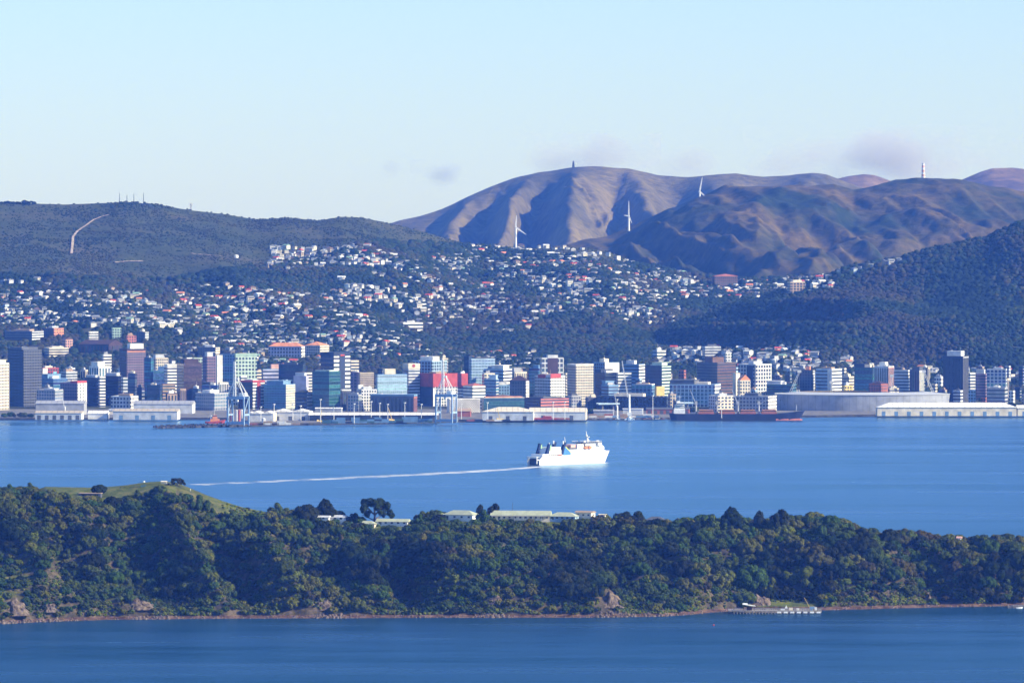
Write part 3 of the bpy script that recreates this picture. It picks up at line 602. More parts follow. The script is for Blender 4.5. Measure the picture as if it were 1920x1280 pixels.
# ------------------------------------------------------------------ suburb houses
HW = {'white':(.74,.72,.68),'cream':(.78,.70,.56),'pale grey':(.52,.54,.57),'pink':(.70,.48,.42),'pale blue':(.48,.58,.66),'tan':(.46,.36,.26)}
HR = {'grey':(.24,.25,.27),'white':(.74,.74,.73),'red':(.50,.08,.055),'dark':(.06,.06,.07),'orange':(.62,.22,.10),'green':(.22,.36,.28),'brown':(.16,.10,.08)}
def hm_(kind, k, c): return mat(f'house_{kind}_{k}'.replace(' ', '_'), c, .8, .1, .5)
WIN = gm('glass')
def house_parts(shape, wcol, rcol, seed):
    r = random.Random(seed); a, b, h = r.uniform(9, 15), r.uniform(7.5, 10), r.choice([3.2, 5.8, 5.8])
    mw, mr = hm_('wall', wcol, HW[wcol]), hm_('roof', rcol, HR[rcol])
    wall, roof, win = MB(), MB(), MB()
    wall.box(-a/2, a/2, -b/2, b/2, -6, h)
    if shape == 0: roof.gable(-a/2, a/2, -b/2, b/2, h, h+2.6, 0, .6)
    elif shape == 1: roof.hip(-a/2, a/2, -b/2, b/2, h, h+2.2)
    elif shape == 2:
        roof.gable(-a/2, a/2, -b/2, b/2, h, h+2.4, 0, .6); wall.box(-a*.15, a*.35, -b/2-3.2, -b/2, -6, h-.6)
        roof.add([(-a*.15-.3,-b/2-3.7,h-.6),(a*.35+.3,-b/2-3.7,h-.6),(a*.35+.3,-b/2+1,h-.6),(-a*.15-.3,-b/2+1,h-.6),(a*.1,-b/2-3.7,h+1.3),(a*.1,-b/2+1,h+1.3)],
                 [(0,1,4),(1,2,5,4),(3,0,4,5),(3,2,1,0)])
    else: roof.box(-a/2-.5, a/2+.5, -b/2-.5, b/2+.5, h+.003, h+.5)
    n = max(2, int(a/3.2)); s = a/n
    for f in range(1 if h < 4 else 2):
        z = 1.0+f*2.8
        for sg in (-1, 1): win.box(-a/2+.8, a/2-.8, min(sg*b/2, sg*(b/2+.08)), max(sg*b/2, sg*(b/2+.08)), z, z+1.3)
        win.box(a/2, a/2+.08, -b/2+1.2, b/2-1.2, z, z+1.3)
    return wall, roof, win, mw, mr
PAL = [('white','grey')]*6+[('white','white')]*4+[('cream','grey')]*3+[('cream','white')]*3+[('white','red')]*1+[('pale grey','grey')]*10+[('pale grey','dark')]*5+[('pale blue','grey')]*2+[('pink','red'),('white','orange'),('cream','green'),('tan','brown'),('tan','grey'),('pale grey','white'),('white','dark'),('white','brown'),('cream','red')]
HT = {}
def house_template(i):
    if i not in HT:
        wc, rc = PAL[i % len(PAL)]; wall, roof, win, mw, mr = house_parts(i % 4 if i % 5 else 0, wc, rc, i)
        HT[i] = (wall, roof, win, mw, mr, wc, rc)
    return HT[i]
rows = [[(0,530),(45,528),(62,526),(85,531),(92,541),(115,540),(135,534),(152,541),(168,536)],[(158,560),(185,556),(200,545),(225,541),(252,544),(289,541)],
        [(335,555),(345,548),(362,542),(380,538),(400,540),(430,537),(462,541),(490,547),(520,552),(560,552),(592,556),(622,561),(640,566)],
        [(0,590),(60,586),(120,590),(190,598),(260,604),(330,606),(400,600),(470,606),(560,612)],[(0,606),(80,612),(150,606)],
        [(880,465),(930,467),(985,464),(1020,463),(1060,466),(1110,467)],[(1120,474),(1150,482),(1190,495),(1250,503),(1290,513),(1340,520)],[(1380,526),(1430,528),(1480,527),(1530,518),(1580,510)],
        [(500,483),(520,490),(560,478),(600,472),(640,470),(690,462),(715,470)],[(580,490),(620,485),(680,489),(740,484)],[(660,461),(720,462)],[(1600,508),(1660,494),(1690,487)]]
rg = random.Random(77); hp = []
def addrow(pts, step):
    for (x0, y0), (x1, y1) in zip(pts, pts[1:]):
        n = max(1, int(abs(x1-x0)/step))
        for k in range(n):
            t = (k+rg.random()*.8)/n; hp.append((x0+(x1-x0)*t, y0+(y1-y0)*t+rg.gauss(0, 1.6)))
for r_ in rows: addrow(r_, 11)
REG = [(0,330,548,575,46),(0,335,576,612,80),(330,660,550,590,70),(330,660,590,645,85),(505,720,466,503,50),(640,860,480,560,80),(640,860,560,612,46),(860,1120,475,540,90),(860,1120,540,590,55),
       (1120,1290,500,560,75),(1120,1270,560,608,34),(1290,1420,518,560,40),(1400,1560,520,545,26),(640,790,622,668,34),(280,640,640,688,48),(790,1010,660,684,26),(1236,1312,654,678,14),(1310,1440,655,692,40),(1440,1600,655,700,44),(1600,1760,690,712,16),(1770,1920,692,712,16),(820,1010,592,625,8)]
for x0, x1, y0, y1, n in REG:
    n = int(n*2.55)
    got = []; tr = 0
    while len(got) < n and tr < n*30:
        tr += 1; p = (rg.uniform(x0, x1), rg.uniform(y0, y1)); wv = 9*float(vn(np.array([p[0]/110]), np.array([p[1]/60]), 61)[0]); p = (p[0], round((p[1]+wv)/7.2)*7.2-wv+rg.gauss(0, .8))
        c = float(fbm(np.array([p[0]/60]), np.array([p[1]/22]), 71, 2)[0])
        if c < .31: continue
        if all(abs(p[0]-q[0]) > 7 or abs(p[1]-q[1]) > 2.4 for q in got): got.append(p)
    hp += got
hp = np.array(hp); hd = find_d(hp[:, 0], hp[:, 1]+2)
keep = []
CT = np.array([((c[0]-960)*c[1]/F, c[1], c[2]) for c in CITY])
for i, ((px, py), d) in enumerate(zip(hp, hd)):
    x = (px-960)*d/F
    if d < 9900 or d > 12700: continue
    if (np.hypot(CT[:, 0]-x, CT[:, 1]-d) < CT[:, 2]+8).any(): continue
    if any(abs(k[0]-x) < 10 and abs(k[1]-d) < 11 for k in keep[-260:]): continue
    keep.append((x, float(d), px, py))
houses = []
for x, d, px, py in keep:
    ti = rg.randrange(44); z = float(zA(px, d)); houses.append((x, d, z, px, py, ti, rg.uniform(-.9, .9)+rg.choice([0, math.pi/2]), rg.uniform(.6, 1.04)))
def area(h):
    t = house_template(h[5]); return h[7]**2/h[1]**2*(len(t[0].v)+40)+((h[5]*7919) % 13)*1e-9
inview = [h for h in houses if 4 < h[3] < 1916]
big = set(id(h) for h in sorted(inview, key=lambda h: -(h[7]/h[1]))[:296])
HM = {}
def house_mesh(ti):
    if ti not in HM:
        wall, roof, win, mw, mr, wc, rc = house_template(ti)
        HM[ti] = (wall.mesh('wall', mw), roof.mesh('roof', mr), win.mesh('window_band', WIN), wc, rc)
    return HM[ti]
def zone(px, py):
    if py < 515: return 'high'
    if py < 585: return 'halfway'
    return 'low'
zg = {}
for h in sorted([h for h in inview if id(h) in big], key=lambda h: h[3]):
    wc, rc = house_template(h[5])[5:7]; zg.setdefault((wc, rc, zone(h[3], h[4]), near_mark(h[3])), []).append(h)
SH = {0:'gabled',1:'hipped',2:'cross-gabled',3:'flat-roofed'}
for (wc, rc, zz, mk), hs in zg.items():
    for i, h in enumerate(hs):
        z_ = {'high':'far uphill of','halfway':'midway uphill of','low':'just uphill of'}[zz]
        lab = f"{wc} {rc}-roofed house{'' if len(hs) == 1 else ', '+ordn(i)+' from left'}, {z_} {mk}"
        root = thing('house', lab, 'house', (h[0], h[1], h[2]+1.0), h[6], 'houses scattered over the hillside suburbs'); root.scale = (h[7],)*3
        a, b, c, _, _ = house_mesh(h[5]); link('wall', a, root); link('roof', b, root); link('window_band', c, root)
far = MB(); slots = []; 
for h in houses:
    if id(h) in big: continue
    wall, roof, win, mw, mr, wc, rc = house_template(h[5]); M_ = Matrix.Translation((h[0], h[1], h[2]+1.0)) @ Matrix.Rotation(h[6], 4, 'Z') @ Matrix.Scale(h[7], 4)
    for g_, mm in ((wall, mw), (roof, mr), (win, WIN)):
        if mm not in slots: slots.append(mm)
        far.add([M_ @ Vector(v) for v in g_.v], g_.f, slots.index(mm))
tag(far.obj('distant_houses', slots), 'hundreds of further small white and grey suburb houses on the hillside', 'houses', kind='stuff')
print('houses', len(houses), len(big))

# ------------------------------------------------------------------ forest and scrub of the city hills (uncountable far crowns)
def leafm(name, a, b, sc=.35, rnd=0.0):
    return mat(name, b, .95, 0, sc, spec=.08, rgb2=a, detail=3, bump=.5, obj_rand=rnd)
FM = [leafm('bush_green', (.009,.022,.007), (.031,.050,.015)), leafm('bush_dark', (.006,.015,.006), (.018,.032,.011)), leafm('bush_olive', (.020,.026,.009), (.056,.060,.021)), leafm('bush_brown', (.020,.021,.010), (.050,.044,.022))]
def dome(seg=7):
    V = []; 
    for ring_, (r, z) in enumerate(((.82,-.1),(1.0,.35),(.72,.78))):
        for k in range(seg): t = 2*math.pi*(k+.5*ring_)/seg; V.append((r*math.cos(t), r*math.sin(t), z))
    V.append((0, 0, 1.0)); T = []
    for q in range(2):
        for k in range(seg):
            a, b = q*seg+k, q*seg+(k+1) % seg; c, e = a+seg, b+seg; T += [(a, b, c), (b, e, c)]
    for k in range(seg): T.append((2*seg+k, 2*seg+(k+1) % seg, 3*seg))
    return np.array(V), np.array(T)
def forest(name, pts, rad, hgt, label, mi, zoff=0.0, seed=1):
    g = np.random.default_rng(seed); V0, T0 = dome(); n = len(pts); nv = len(V0)
    rot = g.uniform(0, 6.28, n); c, s = np.cos(rot), np.sin(rot); j = g.uniform(.72, 1.25, (n, nv)); j2 = g.uniform(.8, 1.2, (n, nv))
    x = V0[None, :, 0]*j; y = V0[None, :, 1]*j; z = V0[None, :, 2]*j2
    V = np.stack([(x*c[:, None]-y*s[:, None])*rad[:, None], (x*s[:, None]+y*c[:, None])*rad[:, None], z*hgt[:, None]], -1)+pts[:, None]
    V[..., 2] += zoff
    T = (T0[None]+(np.arange(n)*nv)[:, None, None]).reshape(-1, 3)
    o = np_mesh(name, V.reshape(-1, 3), T, FM, tri=True, mi=np.repeat(mi, len(T0)))
    return tag(o, label, 'forest', kind='stuff')
def visible_A(px, d, extra=9):
    """keep only points whose crown could be seen over the ground in front"""
    z = zA(px, d); ys = YH+(EYE-z-extra)*F/d; ok = np.ones(len(px), bool)
    for dd in (60, 140, 260, 420, 650, 950):
        m = d-dd; ok &= ~((YH+(EYE-zA(px, m))*F/m < ys-2) & (m > 9500))
    return ok
g = np.random.default_rng(3)
N = 260000
d = g.uniform(9650, 12900, N); px = g.uniform(-260, 2180, N); 
u = g.random(N); dens = np.where(d > 11500, 1.0, .85)
z = zA(px, d); ys = YH+(EYE-z)*F/d; x = (px-960)*d/F
onT = (px > 1010) & (T_sky(px) < 700) & (d < 11080) & (ys > T_sky(px)-4)
flat = d < 10050
low = np.clip((z-3)/8, 0, 1)
prob = np.where(flat & (z < 9), .03, 1.0)
scrub = (~onT) & (ys < np.interp(px, [0,300,480,700,900,1300,1600], [515,525,500,455,462,512,512]))
cl = fbm(x/55, d/55, 83, 3)
prob = np.where(scrub, .16+.5*(cl > .5), prob)
prob = prob*np.where((cl < .40) & ~onT & ~scrub, .15, 1)
sel = (g.random(N) < prob) & visible_A(px, d)
px, d, z, x, ys, onT, scrub, cl = (a[sel] for a in (px, d, z, x, ys, onT, scrub, cl))
# keep clear of houses and buildings
cell = {}
for h in houses: cell.setdefault((int(h[0]//24), int(h[1]//24)), []).append((h[0], h[1], 7.2*h[7]))
big_c = [(c[0], c[1], c[2]) for c in CT]
for bx, by, br in big_c:
    for i in range(int((bx-br-8)//24), int((bx+br+8)//24)+1):
        for j in range(int((by-br-14)//24), int((by+br+8)//24)+1): cell.setdefault((i, j), []).append((bx, by, br+3))
ok = np.ones(len(px), bool)
for i in range(len(px)):
    a, b = x[i], d[i]; ci, cj = int(a//24), int(b//24)
    for p in (-1, 0, 1):
        for q in (-1, 0, 1):
            for hx, hy, hr in cell.get((ci+p, cj+q), ()):
                if abs(a-hx) < hr+1.0 and -(hr+12) < b-hy < hr+1: ok[i] = False
px, d, z, x, ys, onT, scrub, cl = (a[ok] for a in (px, d, z, x, ys, onT, scrub, cl))
n = len(px); rad = g.uniform(3.2, 6.5, n)*np.where(scrub, .36, 1)*np.where(onT, .86, 1)*np.where((fbm(x/160, d/160, 85, 2) > .55), 1.3, 1)
hgt = rad*g.uniform(.9, 1.5, n)*np.where(scrub, .7, 1)
k = fbm(x/130, d/160, 87, 3)+g.normal(0, .10, n); mi = np.where(k < .42, 1, np.where(k < .56, 0, np.where(k < .70, 2, 3)))
mi = np.where(scrub & (g.random(n) < .6), 2, mi)
pts = np.stack([x, d, z], -1)
a = onT
forest('hill_forest', pts[a], rad[a], hgt[a], 'dense dark bush covering the steep near hill on the right', mi[a], seed=5)
forest('suburb_forest', pts[~a], rad[~a], hgt[~a], 'blue hazed trees and scrub between the suburb houses and up the far ridge', mi[~a], seed=6)
print('forest', n)
# ------------------------------------------------------------------ quay, breakwater, port
def at(px, yb, z=3.0):
    d = (EYE-z)*F/(yb-YH); return Vector(((px-960)*d/F, d, z))
M_conc = mat('quay_concrete', (.16,.155,.15), .95, .35, .08, detail=8); M_rub = mat('rubble_rock', (.045,.045,.048), 1, .5, .15, detail=8, bump=1.5)
SHO = [(-500,787),(0,787),(429,786.5),(430,800.5),(560,797),(700,795),(880,791),(1000,789.5),(1100,788),(1250,786),(1500,782.5),(1640,780.5),(1920,779.5),(2400,778.5)]
front = [((px-960)*(300*F/(y-YH))/F, 300*F/(y-YH)) for px, y in SHO]
mb = MB(); mb.prism(front+[(1400, 9353), (-1260, 9353)][0:2], -3, 2.98, 1, 0)
tag(mb.obj('quay', [M_conc, M_rub]), kind='structure')
mb = MB(); br = []
for k in range(26):
    px = 294+140*k/25; y = 803.2-3.0*k/25+R.uniform(-.15,.15); d = 300*F/(y-YH); br.append(((px-960)*d/F, d))
mb.prism(br+[(x, y+52+R.uniform(-6,6)) for x, y in br[::-1]], -3, 2.3, 0)
for k in range(150):
    j = R.randrange(26); x, y = br[j]; r = R.uniform(.8, 2.2); mb.cyl((x+R.uniform(-5,5), y+R.uniform(-1,50)), r, r*.5, 1.0, 2.2+r, 6)
tag(mb.obj('breakwater', M_rub), kind='structure')

def shed(px0, px1, yb, h, depth, wall, roofc, rise, label, rz=-.06, door=None, nd=4, kind='gable', ends=None, name='warehouse', gr=None, posts=False):
    a, b = at(px0, yb), at(px1, yb); L = (b-a).length
    root = thing(name, label, 'warehouse', a, rz, gr); wmat = wm(wall)
    q = MB()
    if posts:
        q.box(2, L-2, 4, depth-1, -.5, h)  # dark box stands in for the shade under the open roof
        for k in range(int(L/8)+1):
            x = min(L-.4, k*8); q.box(x, x+.5, 0, .5, -.5, h)
        q.obj('wall', wm('dgrey'), root)
    else:
        q.box(0, L, 0, depth, -.5, h); q.obj('wall', wmat, root)
    r = MB()
    if kind == 'gable': r.gable(0, L, 0, depth, h, h+rise, 0, .8)
    elif kind == 'hip': r.hip(0, L, 0, depth, h, h+rise, 0, 1.0)
    elif kind == 'saw':
        n = int(L/9); s = L/n
        for k in range(n): r.gable(k*s+.8+.05, (k+1)*s-.8-.05, -1.2, depth, h, h+rise, 0, .8)
    elif kind == 'peaks':
        n = max(2, round(L/42)); s = L/n
        for k in range(n):
            x0, x1 = k*s-.8, (k+1)*s+.8*0; xm = (x0+x1)/2
            r.add([(x0,-1,h),(xm,-1,h+rise),(x1,-1,h),(x0,depth+1,h),(xm,depth+1,h+rise),(x1,depth+1,h)], [(0,1,4,3),(1,2,5,4),(0,2,1),(3,4,5),(0,3,5,2)])
    r.obj('roof', mat('roofing_'+roofc, WALLC[roofc], .6, .12, .3, detail=8), root)
    if door:
        me = MB(); me.box(-2.6, 2.6, -.12, .2, -.3, min(h*.72, 6)); me = me.mesh('door', wm(door))
        for k in range(nd): o = link('door', me, root); o.location = (L*(k+.5)/nd, 0, 0)
    if ends:
        q = MB(); q.box(L, L+.25, .3, depth-.3, -.3, h-.1); q.obj('lit_end_wall', wm(ends), root)  # sunlit tone of the right-hand end, put on as wall colour
    return root
shed(250,361,775,14,40,'lgrey','grey',4.5,'long grey shed with a plain sloping roof behind the big-doored wharf shed')
shed(212,333,786,11.5,34,'lgrey','beige',3.4,'long wharf shed with big blue grey doors and a beige roof strip',door='blue',nd=4,ends='white')
shed(67,158,777,16,32,'grey','grey',4,'tall grey shed with a pinkish roof behind the low front shed')
shed(66,153,786,9,28,'lgrey','beige',3.2,'low wharf shed under the tall dark blue tower at far left',door='dgrey',nd=6)
shed(165,201,785,7.5,22,'white','white',4,'short white wharf shed with a sunlit end between two grey sheds',ends='white')
shed(204,230,777,6,16,'cream','grey',2.5,'small cream shed wedged behind the big-doored wharf shed')
shed(469,513,790,11,44,'lgrey','white',3.4,'grey wharf shed with white wing-like roof next to the container crane',kind='peaks',ends='cream')
shed(508,581,788,12,46,'lgrey','white',3.6,'wide wharf shed with a wavy white roof of two peaks',kind='peaks',door='dgrey',nd=3,ends='white')
shed(578,822,788.5,8,26,'dgrey','white',3.2,'very long open wharf shelter under a saw-edged white roof',kind='saw',posts=True,rz=.0)
shed(591,640,780,11,20,'grey','white',1.4,'pale low office with a lit flat roof behind the long white shelter')
shed(904,1000,787.5,12,44,'lgrey','cream',6.2,'big wharf shed with a cream pitched roof in front of the teal glass building',kind='hip',door='dgrey',nd=3)
shed(992,1098,786.5,11,44,'lgrey','cream',5.6,'second big wharf shed with cream roof and bright end wall',kind='gable',ends='cream',door='dgrey',nd=2)
shed(856,882,781,8,18,'brick','tan',4,'small brown gabled shed under the white woven facade')
shed(1212,1292,776,7,22,'brick','dgrey',2.4,'low dark red brick shed behind the thin crane',door='dgrey',nd=7)
shed(1113,1150,778,6,18,'grey','grey',2,'low grey yard shed left of the thin crane')
shed(1168,1205,777,8,18,'lgrey','lgrey',1,'pale yard shed just right of the thin crane')
r_ = shed(1645,1906,779,12,36,'cream','white',6.5,'very long cream wharf shed with a ribbed white roof in front of the stadium',door='blue',nd=11,rz=.0,kind='hip')
shed(1908,2010,779,11,30,'cream','white',4,'white roofed shed cut by the right edge of the photo',door='blue',nd=4,rz=0)
shed(1376,1455,765,9,22,'lgrey','grey',2.2,'low stained grey shed left of the stadium wall')
# white woven facade building
B(838,842,900,748,9170,None,'white','white office wrapped in a woven lattice facade beside the right container crane',colR='dgrey',roof=1.5,short='white woven facade',
  extra=lambda root, w_, l_, H: (lambda q: ([q.bar((w_+.5, max(.3,min(l_-.3,y0+sg*3.2*(k%2*2-1)*.5)), k*H/6), (w_+.5, max(.3,min(l_-.3,y0-sg*3.2*(k%2*2-1)*.5)), (k+1)*H/6), .45, n=4) for k in range(6) for sg in (-1,1) for y0 in np.arange(2, l_-1, 3.4)], q.obj('lattice', wm('white'), root)))(MB()))

def lattice(mb, x, y, w0, w1, z0, z1, n, r):
    for k in range(n):
        a, b = z0+(z1-z0)*k/n, z0+(z1-z0)*(k+1)/n; p, q = w0+(w1-w0)*k/n, w0+(w1-w0)*(k+1)/n
        c = [(-1,-1),(1,-1),(1,1),(-1,1)]
        for i in range(4):
            u, v = c[i], c[(i+1) % 4]
            mb.bar((x+u[0]*p, y+u[1]*p, a), (x+u[0]*q, y+u[1]*q, b), r, n=4); mb.bar((x+u[0]*p, y+u[1]*p, a), (x+v[0]*q, y+v[1]*q, b), r*.7, n=4); mb.bar((x+u[0]*q, y+u[1]*q, b), (x+v[0]*q, y+v[1]*q, b), r*.7, n=4)
def seams(m, sp=8.0, w_=.07, dark=.72):
    n, l = nt(m); p = n['Principled BSDF']; src = p.inputs['Base Color'].links[0].from_socket; g_ = n.new('ShaderNodeNewGeometry'); s_ = n.new('ShaderNodeSeparateXYZ'); l.new(g_.outputs['Position'], s_.inputs[0])
    a_ = n.new('ShaderNodeMath'); a_.operation = 'DIVIDE'; a_.inputs[1].default_value = sp; l.new(s_.outputs['X'], a_.inputs[0]); f_ = n.new('ShaderNodeMath'); f_.operation = 'FRACT'; l.new(a_.outputs[0], f_.inputs[0])
    c_ = n.new('ShaderNodeMath'); c_.operation = 'LESS_THAN'; c_.inputs[1].default_value = w_*2; l.new(f_.outputs[0], c_.inputs[0])
    x_ = n.new('ShaderNodeMix'); x_.data_type = 'RGBA'; x_.blend_type = 'MULTIPLY'; x_.inputs[7].default_value = (dark, dark, dark, 1); l.new(c_.outputs[0], x_.inputs[0]); l.new(src, x_.inputs[6]); l.new(x_.outputs[2], p.inputs['Base Color'])
for k_ in ('white', 'cream', 'grey', 'beige'): seams(MATS['roofing_'+k_])
M_crane = mat('crane_paint', (.30,.42,.58), .5, .08, .3)
M_white = mat('white_paint', (.80,.80,.78), .5, .08, .3)
def container_crane(px, yb, label):
    root = thing('container_crane', label, 'crane', at(px, yb), -.35, 'gantry cranes on the container wharf')
    q = MB(); q.box(-13,-11.2,-9,-7.2,-.5,38); q.obj('leg', M_crane, root)
    q = MB(); q.box(11.2,13,-9,-7.2,-.5,38); q.obj('leg', M_crane, root)
    q = MB(); q.box(-13,-11.2,9,10.8,-.5,38); q.obj('leg', M_crane, root)
    q = MB(); q.box(11.2,13,9,10.8,-.5,38); q.obj('leg', M_crane, root)
    q = MB(); q.box(-13.2,13.2,-9.3,-7,1.2,4.6); q.box(-13.2,13.2,8.8,11,1.2,4.6); q.box(-13.2,-11,-7,8.8,13,15.5); q.box(11,13.2,-7,8.8,13,15.5)
    q.bar((-12,-8,14),(-12,10,38),.6); q.bar((12,-8,14),(12,10,38),.6); q.obj('sill_beam', M_crane, root)
    q = MB(); q.box(-13.2,13.2,-9.2,-7,36,39.5); q.box(-13.2,13.2,9,11,36,39.5); q.box(-3.5,-2,-7,30,36,38.6); q.box(2,3.5,-7,30,36,38.6); q.obj('portal_beam', M_crane, root)
    q = MB()
    for s in (-1, 1): q.bar((s*12,-8,39),(s*2.4,-6,64),.8,.5); q.bar((s*12,10,39),(s*2.4,-4,64),.6,.4); q.bar((s*2.4,-5,64),(s*2.6,29,39),.3)
    q.box(-3,3,-7,-3,63,65.5); q.obj('apex_frame', M_white, root)
    q = MB(); lattice(q, 0, -12, 1.7, 1.1, 40, 88, 9, .32); q.obj('boom', M_white, root)
    q = MB(); q.bar((0,-5,65),(0,-12,84),.22); q.bar((0,-5,65),(0,-12,66),.22); q.obj('forestay', M_white, root)
    q = MB(); q.box(-4.5,4.5,14,24,39,44); q.obj('machinery_house', M_white, root)
    q = MB(); q.box(-1.5,1.5,-4,-1,32.5,35.8); q.obj('cab', M_white, root)
container_crane(446, 796.5, 'pale blue container crane with raised boom standing before the pale green office block')
container_crane(836, 791.8, 'pale blue container crane with raised boom standing before the red clad building')
def harbour_crane(px, yb, label, s=1.0, top=52):
    root = thing('harbour_crane', label, 'crane', at(px, yb), 0, None); root.scale = (s,)*3
    q = MB(); q.cyl((0,0), 5, 4.2, -.5, 3, 10); [q.bar((0,0,2.4),(a*7,b*6,0),.7) for a in (-1,1) for b in (-1,1)]; q.obj('base', M_crane, root)
    q = MB(); q.cyl((0,0), 1.7, 1.3, 3, 36, 10); q.obj('tower', M_white, root)
    q = MB(); q.box(-3,3,-2.2,3.8,6,10.5); q.obj('machinery_house', M_white, root)
    q = MB(); lattice(q, 0, 0, .9, .5, 0, top, 12, .2); o = q.obj('boom', M_white, root); o.location = (-2,-1,32); o.rotation_euler = (0, -.16, 0)
    q = MB(); q.bar((0,0,36),(-2-top*.159,-1,32+top*.98),.14); q.obj('cable', M_dmetal, root)
harbour_crane(1180, 786.5, 'tall thin white harbour crane with an upright lattice boom on the right wharf')
harbour_crane(1158, 786, 'short white harbour crane left of the tall thin one', .55, 30)
harbour_crane(122, 785, 'small white wharf crane in front of the low shed at far left', .5, 34)
def mobile_crane(px, yb, label, ang, L=24):
    root = thing('mobile_crane', label, 'crane', at(px, yb), .3)
    q = MB(); q.box(-5,5,-1.4,1.4,.7,2.2); q.box(-4.6,-2.4,-1.3,1.3,2.2,3.5); q.obj('chassis', wm('yellow'), root)
    for x in (-3.6,-1.8,1.8,3.6):
        w_ = MB(); w_.bar((x,-1.55,.6),(x,1.55,.6),.6,n=10); w_.obj('wheel', M_dmetal, root)
    q = MB(); q.bar((0,0,2.2),(L*math.cos(ang),0,2.2+L*math.sin(ang)),.55,.3,n=6); q.obj('boom', wm('yellow'), root)
mobile_crane(1034, 785, 'yellow mobile crane with its boom angled to the left before the second cream roofed shed', 2.5, 16)
mobile_crane(735, 789, 'yellow mobile crane parked before the middle of the long white shelter', 1.9, 18)
mobile_crane(600, 791, 'yellow mobile crane near the left end of the long white shelter', 1.4, 16)
mobile_crane(937, 787.8, 'yellow mobile crane before the first cream roofed shed', 1.8, 16)
# silos and tanks
def tank(px, yb, r, h, c, label, dome_=True):
    root = thing('storage_tank', label, 'tank', at(px, yb)); q = MB(); q.cyl((0,0), r, r, -.5, h, 18, cap=False); q.obj('shell', wm(c), root, True)
    q = MB(); q.cyl((0,0), r, .4, h, h+r*.35, 18); q.obj('roof', wm(c), root, True)
    q = MB(); q.bar((r+.2,0,0),(r+.2,0,h),.18); q.bar((r*.7,-r*.7-.2,0),(r*.7,-r*.7-.2,h),.18); q.obj('ladder', M_metal, root)
tank(448.5,790,1.9,16,'red','tall red silo standing under the left container crane'); tank(444,789,1.9,15,'white','white silo between the legs of the left container crane')
tank(453.5,789.5,1.9,16,'white','white silo just right of the tall red silo'); tank(472,789,4.4,12,'white','fat white tank at the left end of the wavy roofed shed')
tank(434,788,2.6,10,'brick','squat rust red tank left of the left container crane'); tank(494,792,2.8,6,'lgrey','squat grey tank before the wing roofed shed')
# elevated road
a, b = at(1122, 770), at(1300, 768); L = (b-a).length
root = thing('elevated_road', 'long pale elevated road deck on piers running behind the wharf yard', 'viaduct', a, math.atan2(b.y-a.y, b.x-a.x))
q = MB(); q.box(0, L, 0, 9, 9.2, 10.4); q.obj('deck', M_conc, root)
q = MB(); q.box(0, L, -.25, .0, 9.2, 11.6); q.box(0, L, 9, 9.25, 9.2, 11.6); q.obj('parapet', wm('lblue'), root)
for k in range(9):
    q = MB(); q.box(-.9, .9, 2.5, 6.5, -.5, 9.2); o = q.obj('pier', M_conc, root); o.location = (8+k*(L-16)/8, 0, 0)
# light masts
def light_mast(px, yt, yb, label):
    p = at(px, yb); H = EYE-(yt-YH)*p.y/F-3; root = thing('light_mast', label, 'light mast', p, 0, 'floodlight masts along the wharf')
    q = MB(); q.cyl((0,0), .55, .3, -.5, H, 8); q.obj('pole', M_white, root); q = MB(); q.cyl((0,0), 1.6, 1.8, H-1.2, H, 8); q.obj('lamp_head', M_white, root)
    q = MB(); q.cyl((0,0), .9, .9, -.4, 1.2, 8); q.obj('base', M_conc, root)
for i, (px, yt, yb) in enumerate([(489,762,791),(514,757,789),(549,757,789),(564,760,789),(601,748,793),(626,764,792),(664,756,794),(696,752,790),(712,755,789),(727,757,789),(759,754,790),(790,757,791),(865,757,789),(914,754,788.5),(1037,753,787.5),(1059,753,787.5),(1157,748,786.5),(1224,741,786),(1353,760,784)]):
    sh = ['before the wing roofed shed','before the left peak of the wavy roof','before the right peak of the wavy roof','at the right end of the wavy roof'][i] if i < 4 else ''
    light_mast(px, yt, yb, f'thin white floodlight mast, {ordn(i)} from left along the wharf')
# containers
CC = ['blue','navy','brick','white','teal','red','tan','dbrown']
CWORD = dict(blue='blue', navy='navy blue', brick='rust red', white='white', teal='dark green', red='red', tan='tan', dbrown='dark brown')
CM = {}
def container_mesh(c):
    if c not in CM:
        q = MB(); q.box(-6.05, 6.05, -1.2, 1.2, 0, 2.55); n = 22
        for k in range(n): x = -5.9+11.8*k/(n-1); q.box(x-.12, x+.12, -1.27, -1.2, .15, 2.4); q.box(x-.12, x+.12, 1.2, 1.27, .15, 2.4)
        d_ = MB(); d_.box(6.05, 6.12, -1.1, 1.1, .1, 2.45); [d_.box(6.12, 6.18, y-.04, y+.04, .1, 2.45) for y in (-.7,-.2,.2,.7)]
        CM[c] = (q.mesh('shell', wm(c)), d_.mesh('door', wm(c)))
    return CM[c]
rc = random.Random(21); st = {}
def container(px, yb, lvl, c, area, order):
    p = at(px, yb); st.setdefault((area, c), []).append((p, lvl, c, px))
for k in range(15):
    px = 612+k*13.6
    for lv in range(rc.choice([1,2,2,3])): container(px, 793.8-.012*(px-600), lv, rc.choice(['blue','blue','navy','teal']), 'in front of the long white shelter', k)
for k in range(8):
    px = 984+k*14
    for lv in range(rc.choice([1,1,2])): container(px, 786.6, lv, rc.choice(['brick','red','dbrown']), 'in front of the second cream roofed shed', k)
for k in range(7):
    px = 476+k*13
    for lv in range(rc.choice([1,1,2])): container(px, 796.2, lv, rc.choice(['tan','dbrown','white','brick']), 'before the wing roofed shed', k)
for k in range(6):
    px = 868+k*5.5+(8 if k > 2 else 0)
    container(px+k*9, 789.5, 0, rc.choice(['brick','navy','white','tan']), 'below the white woven facade', k)
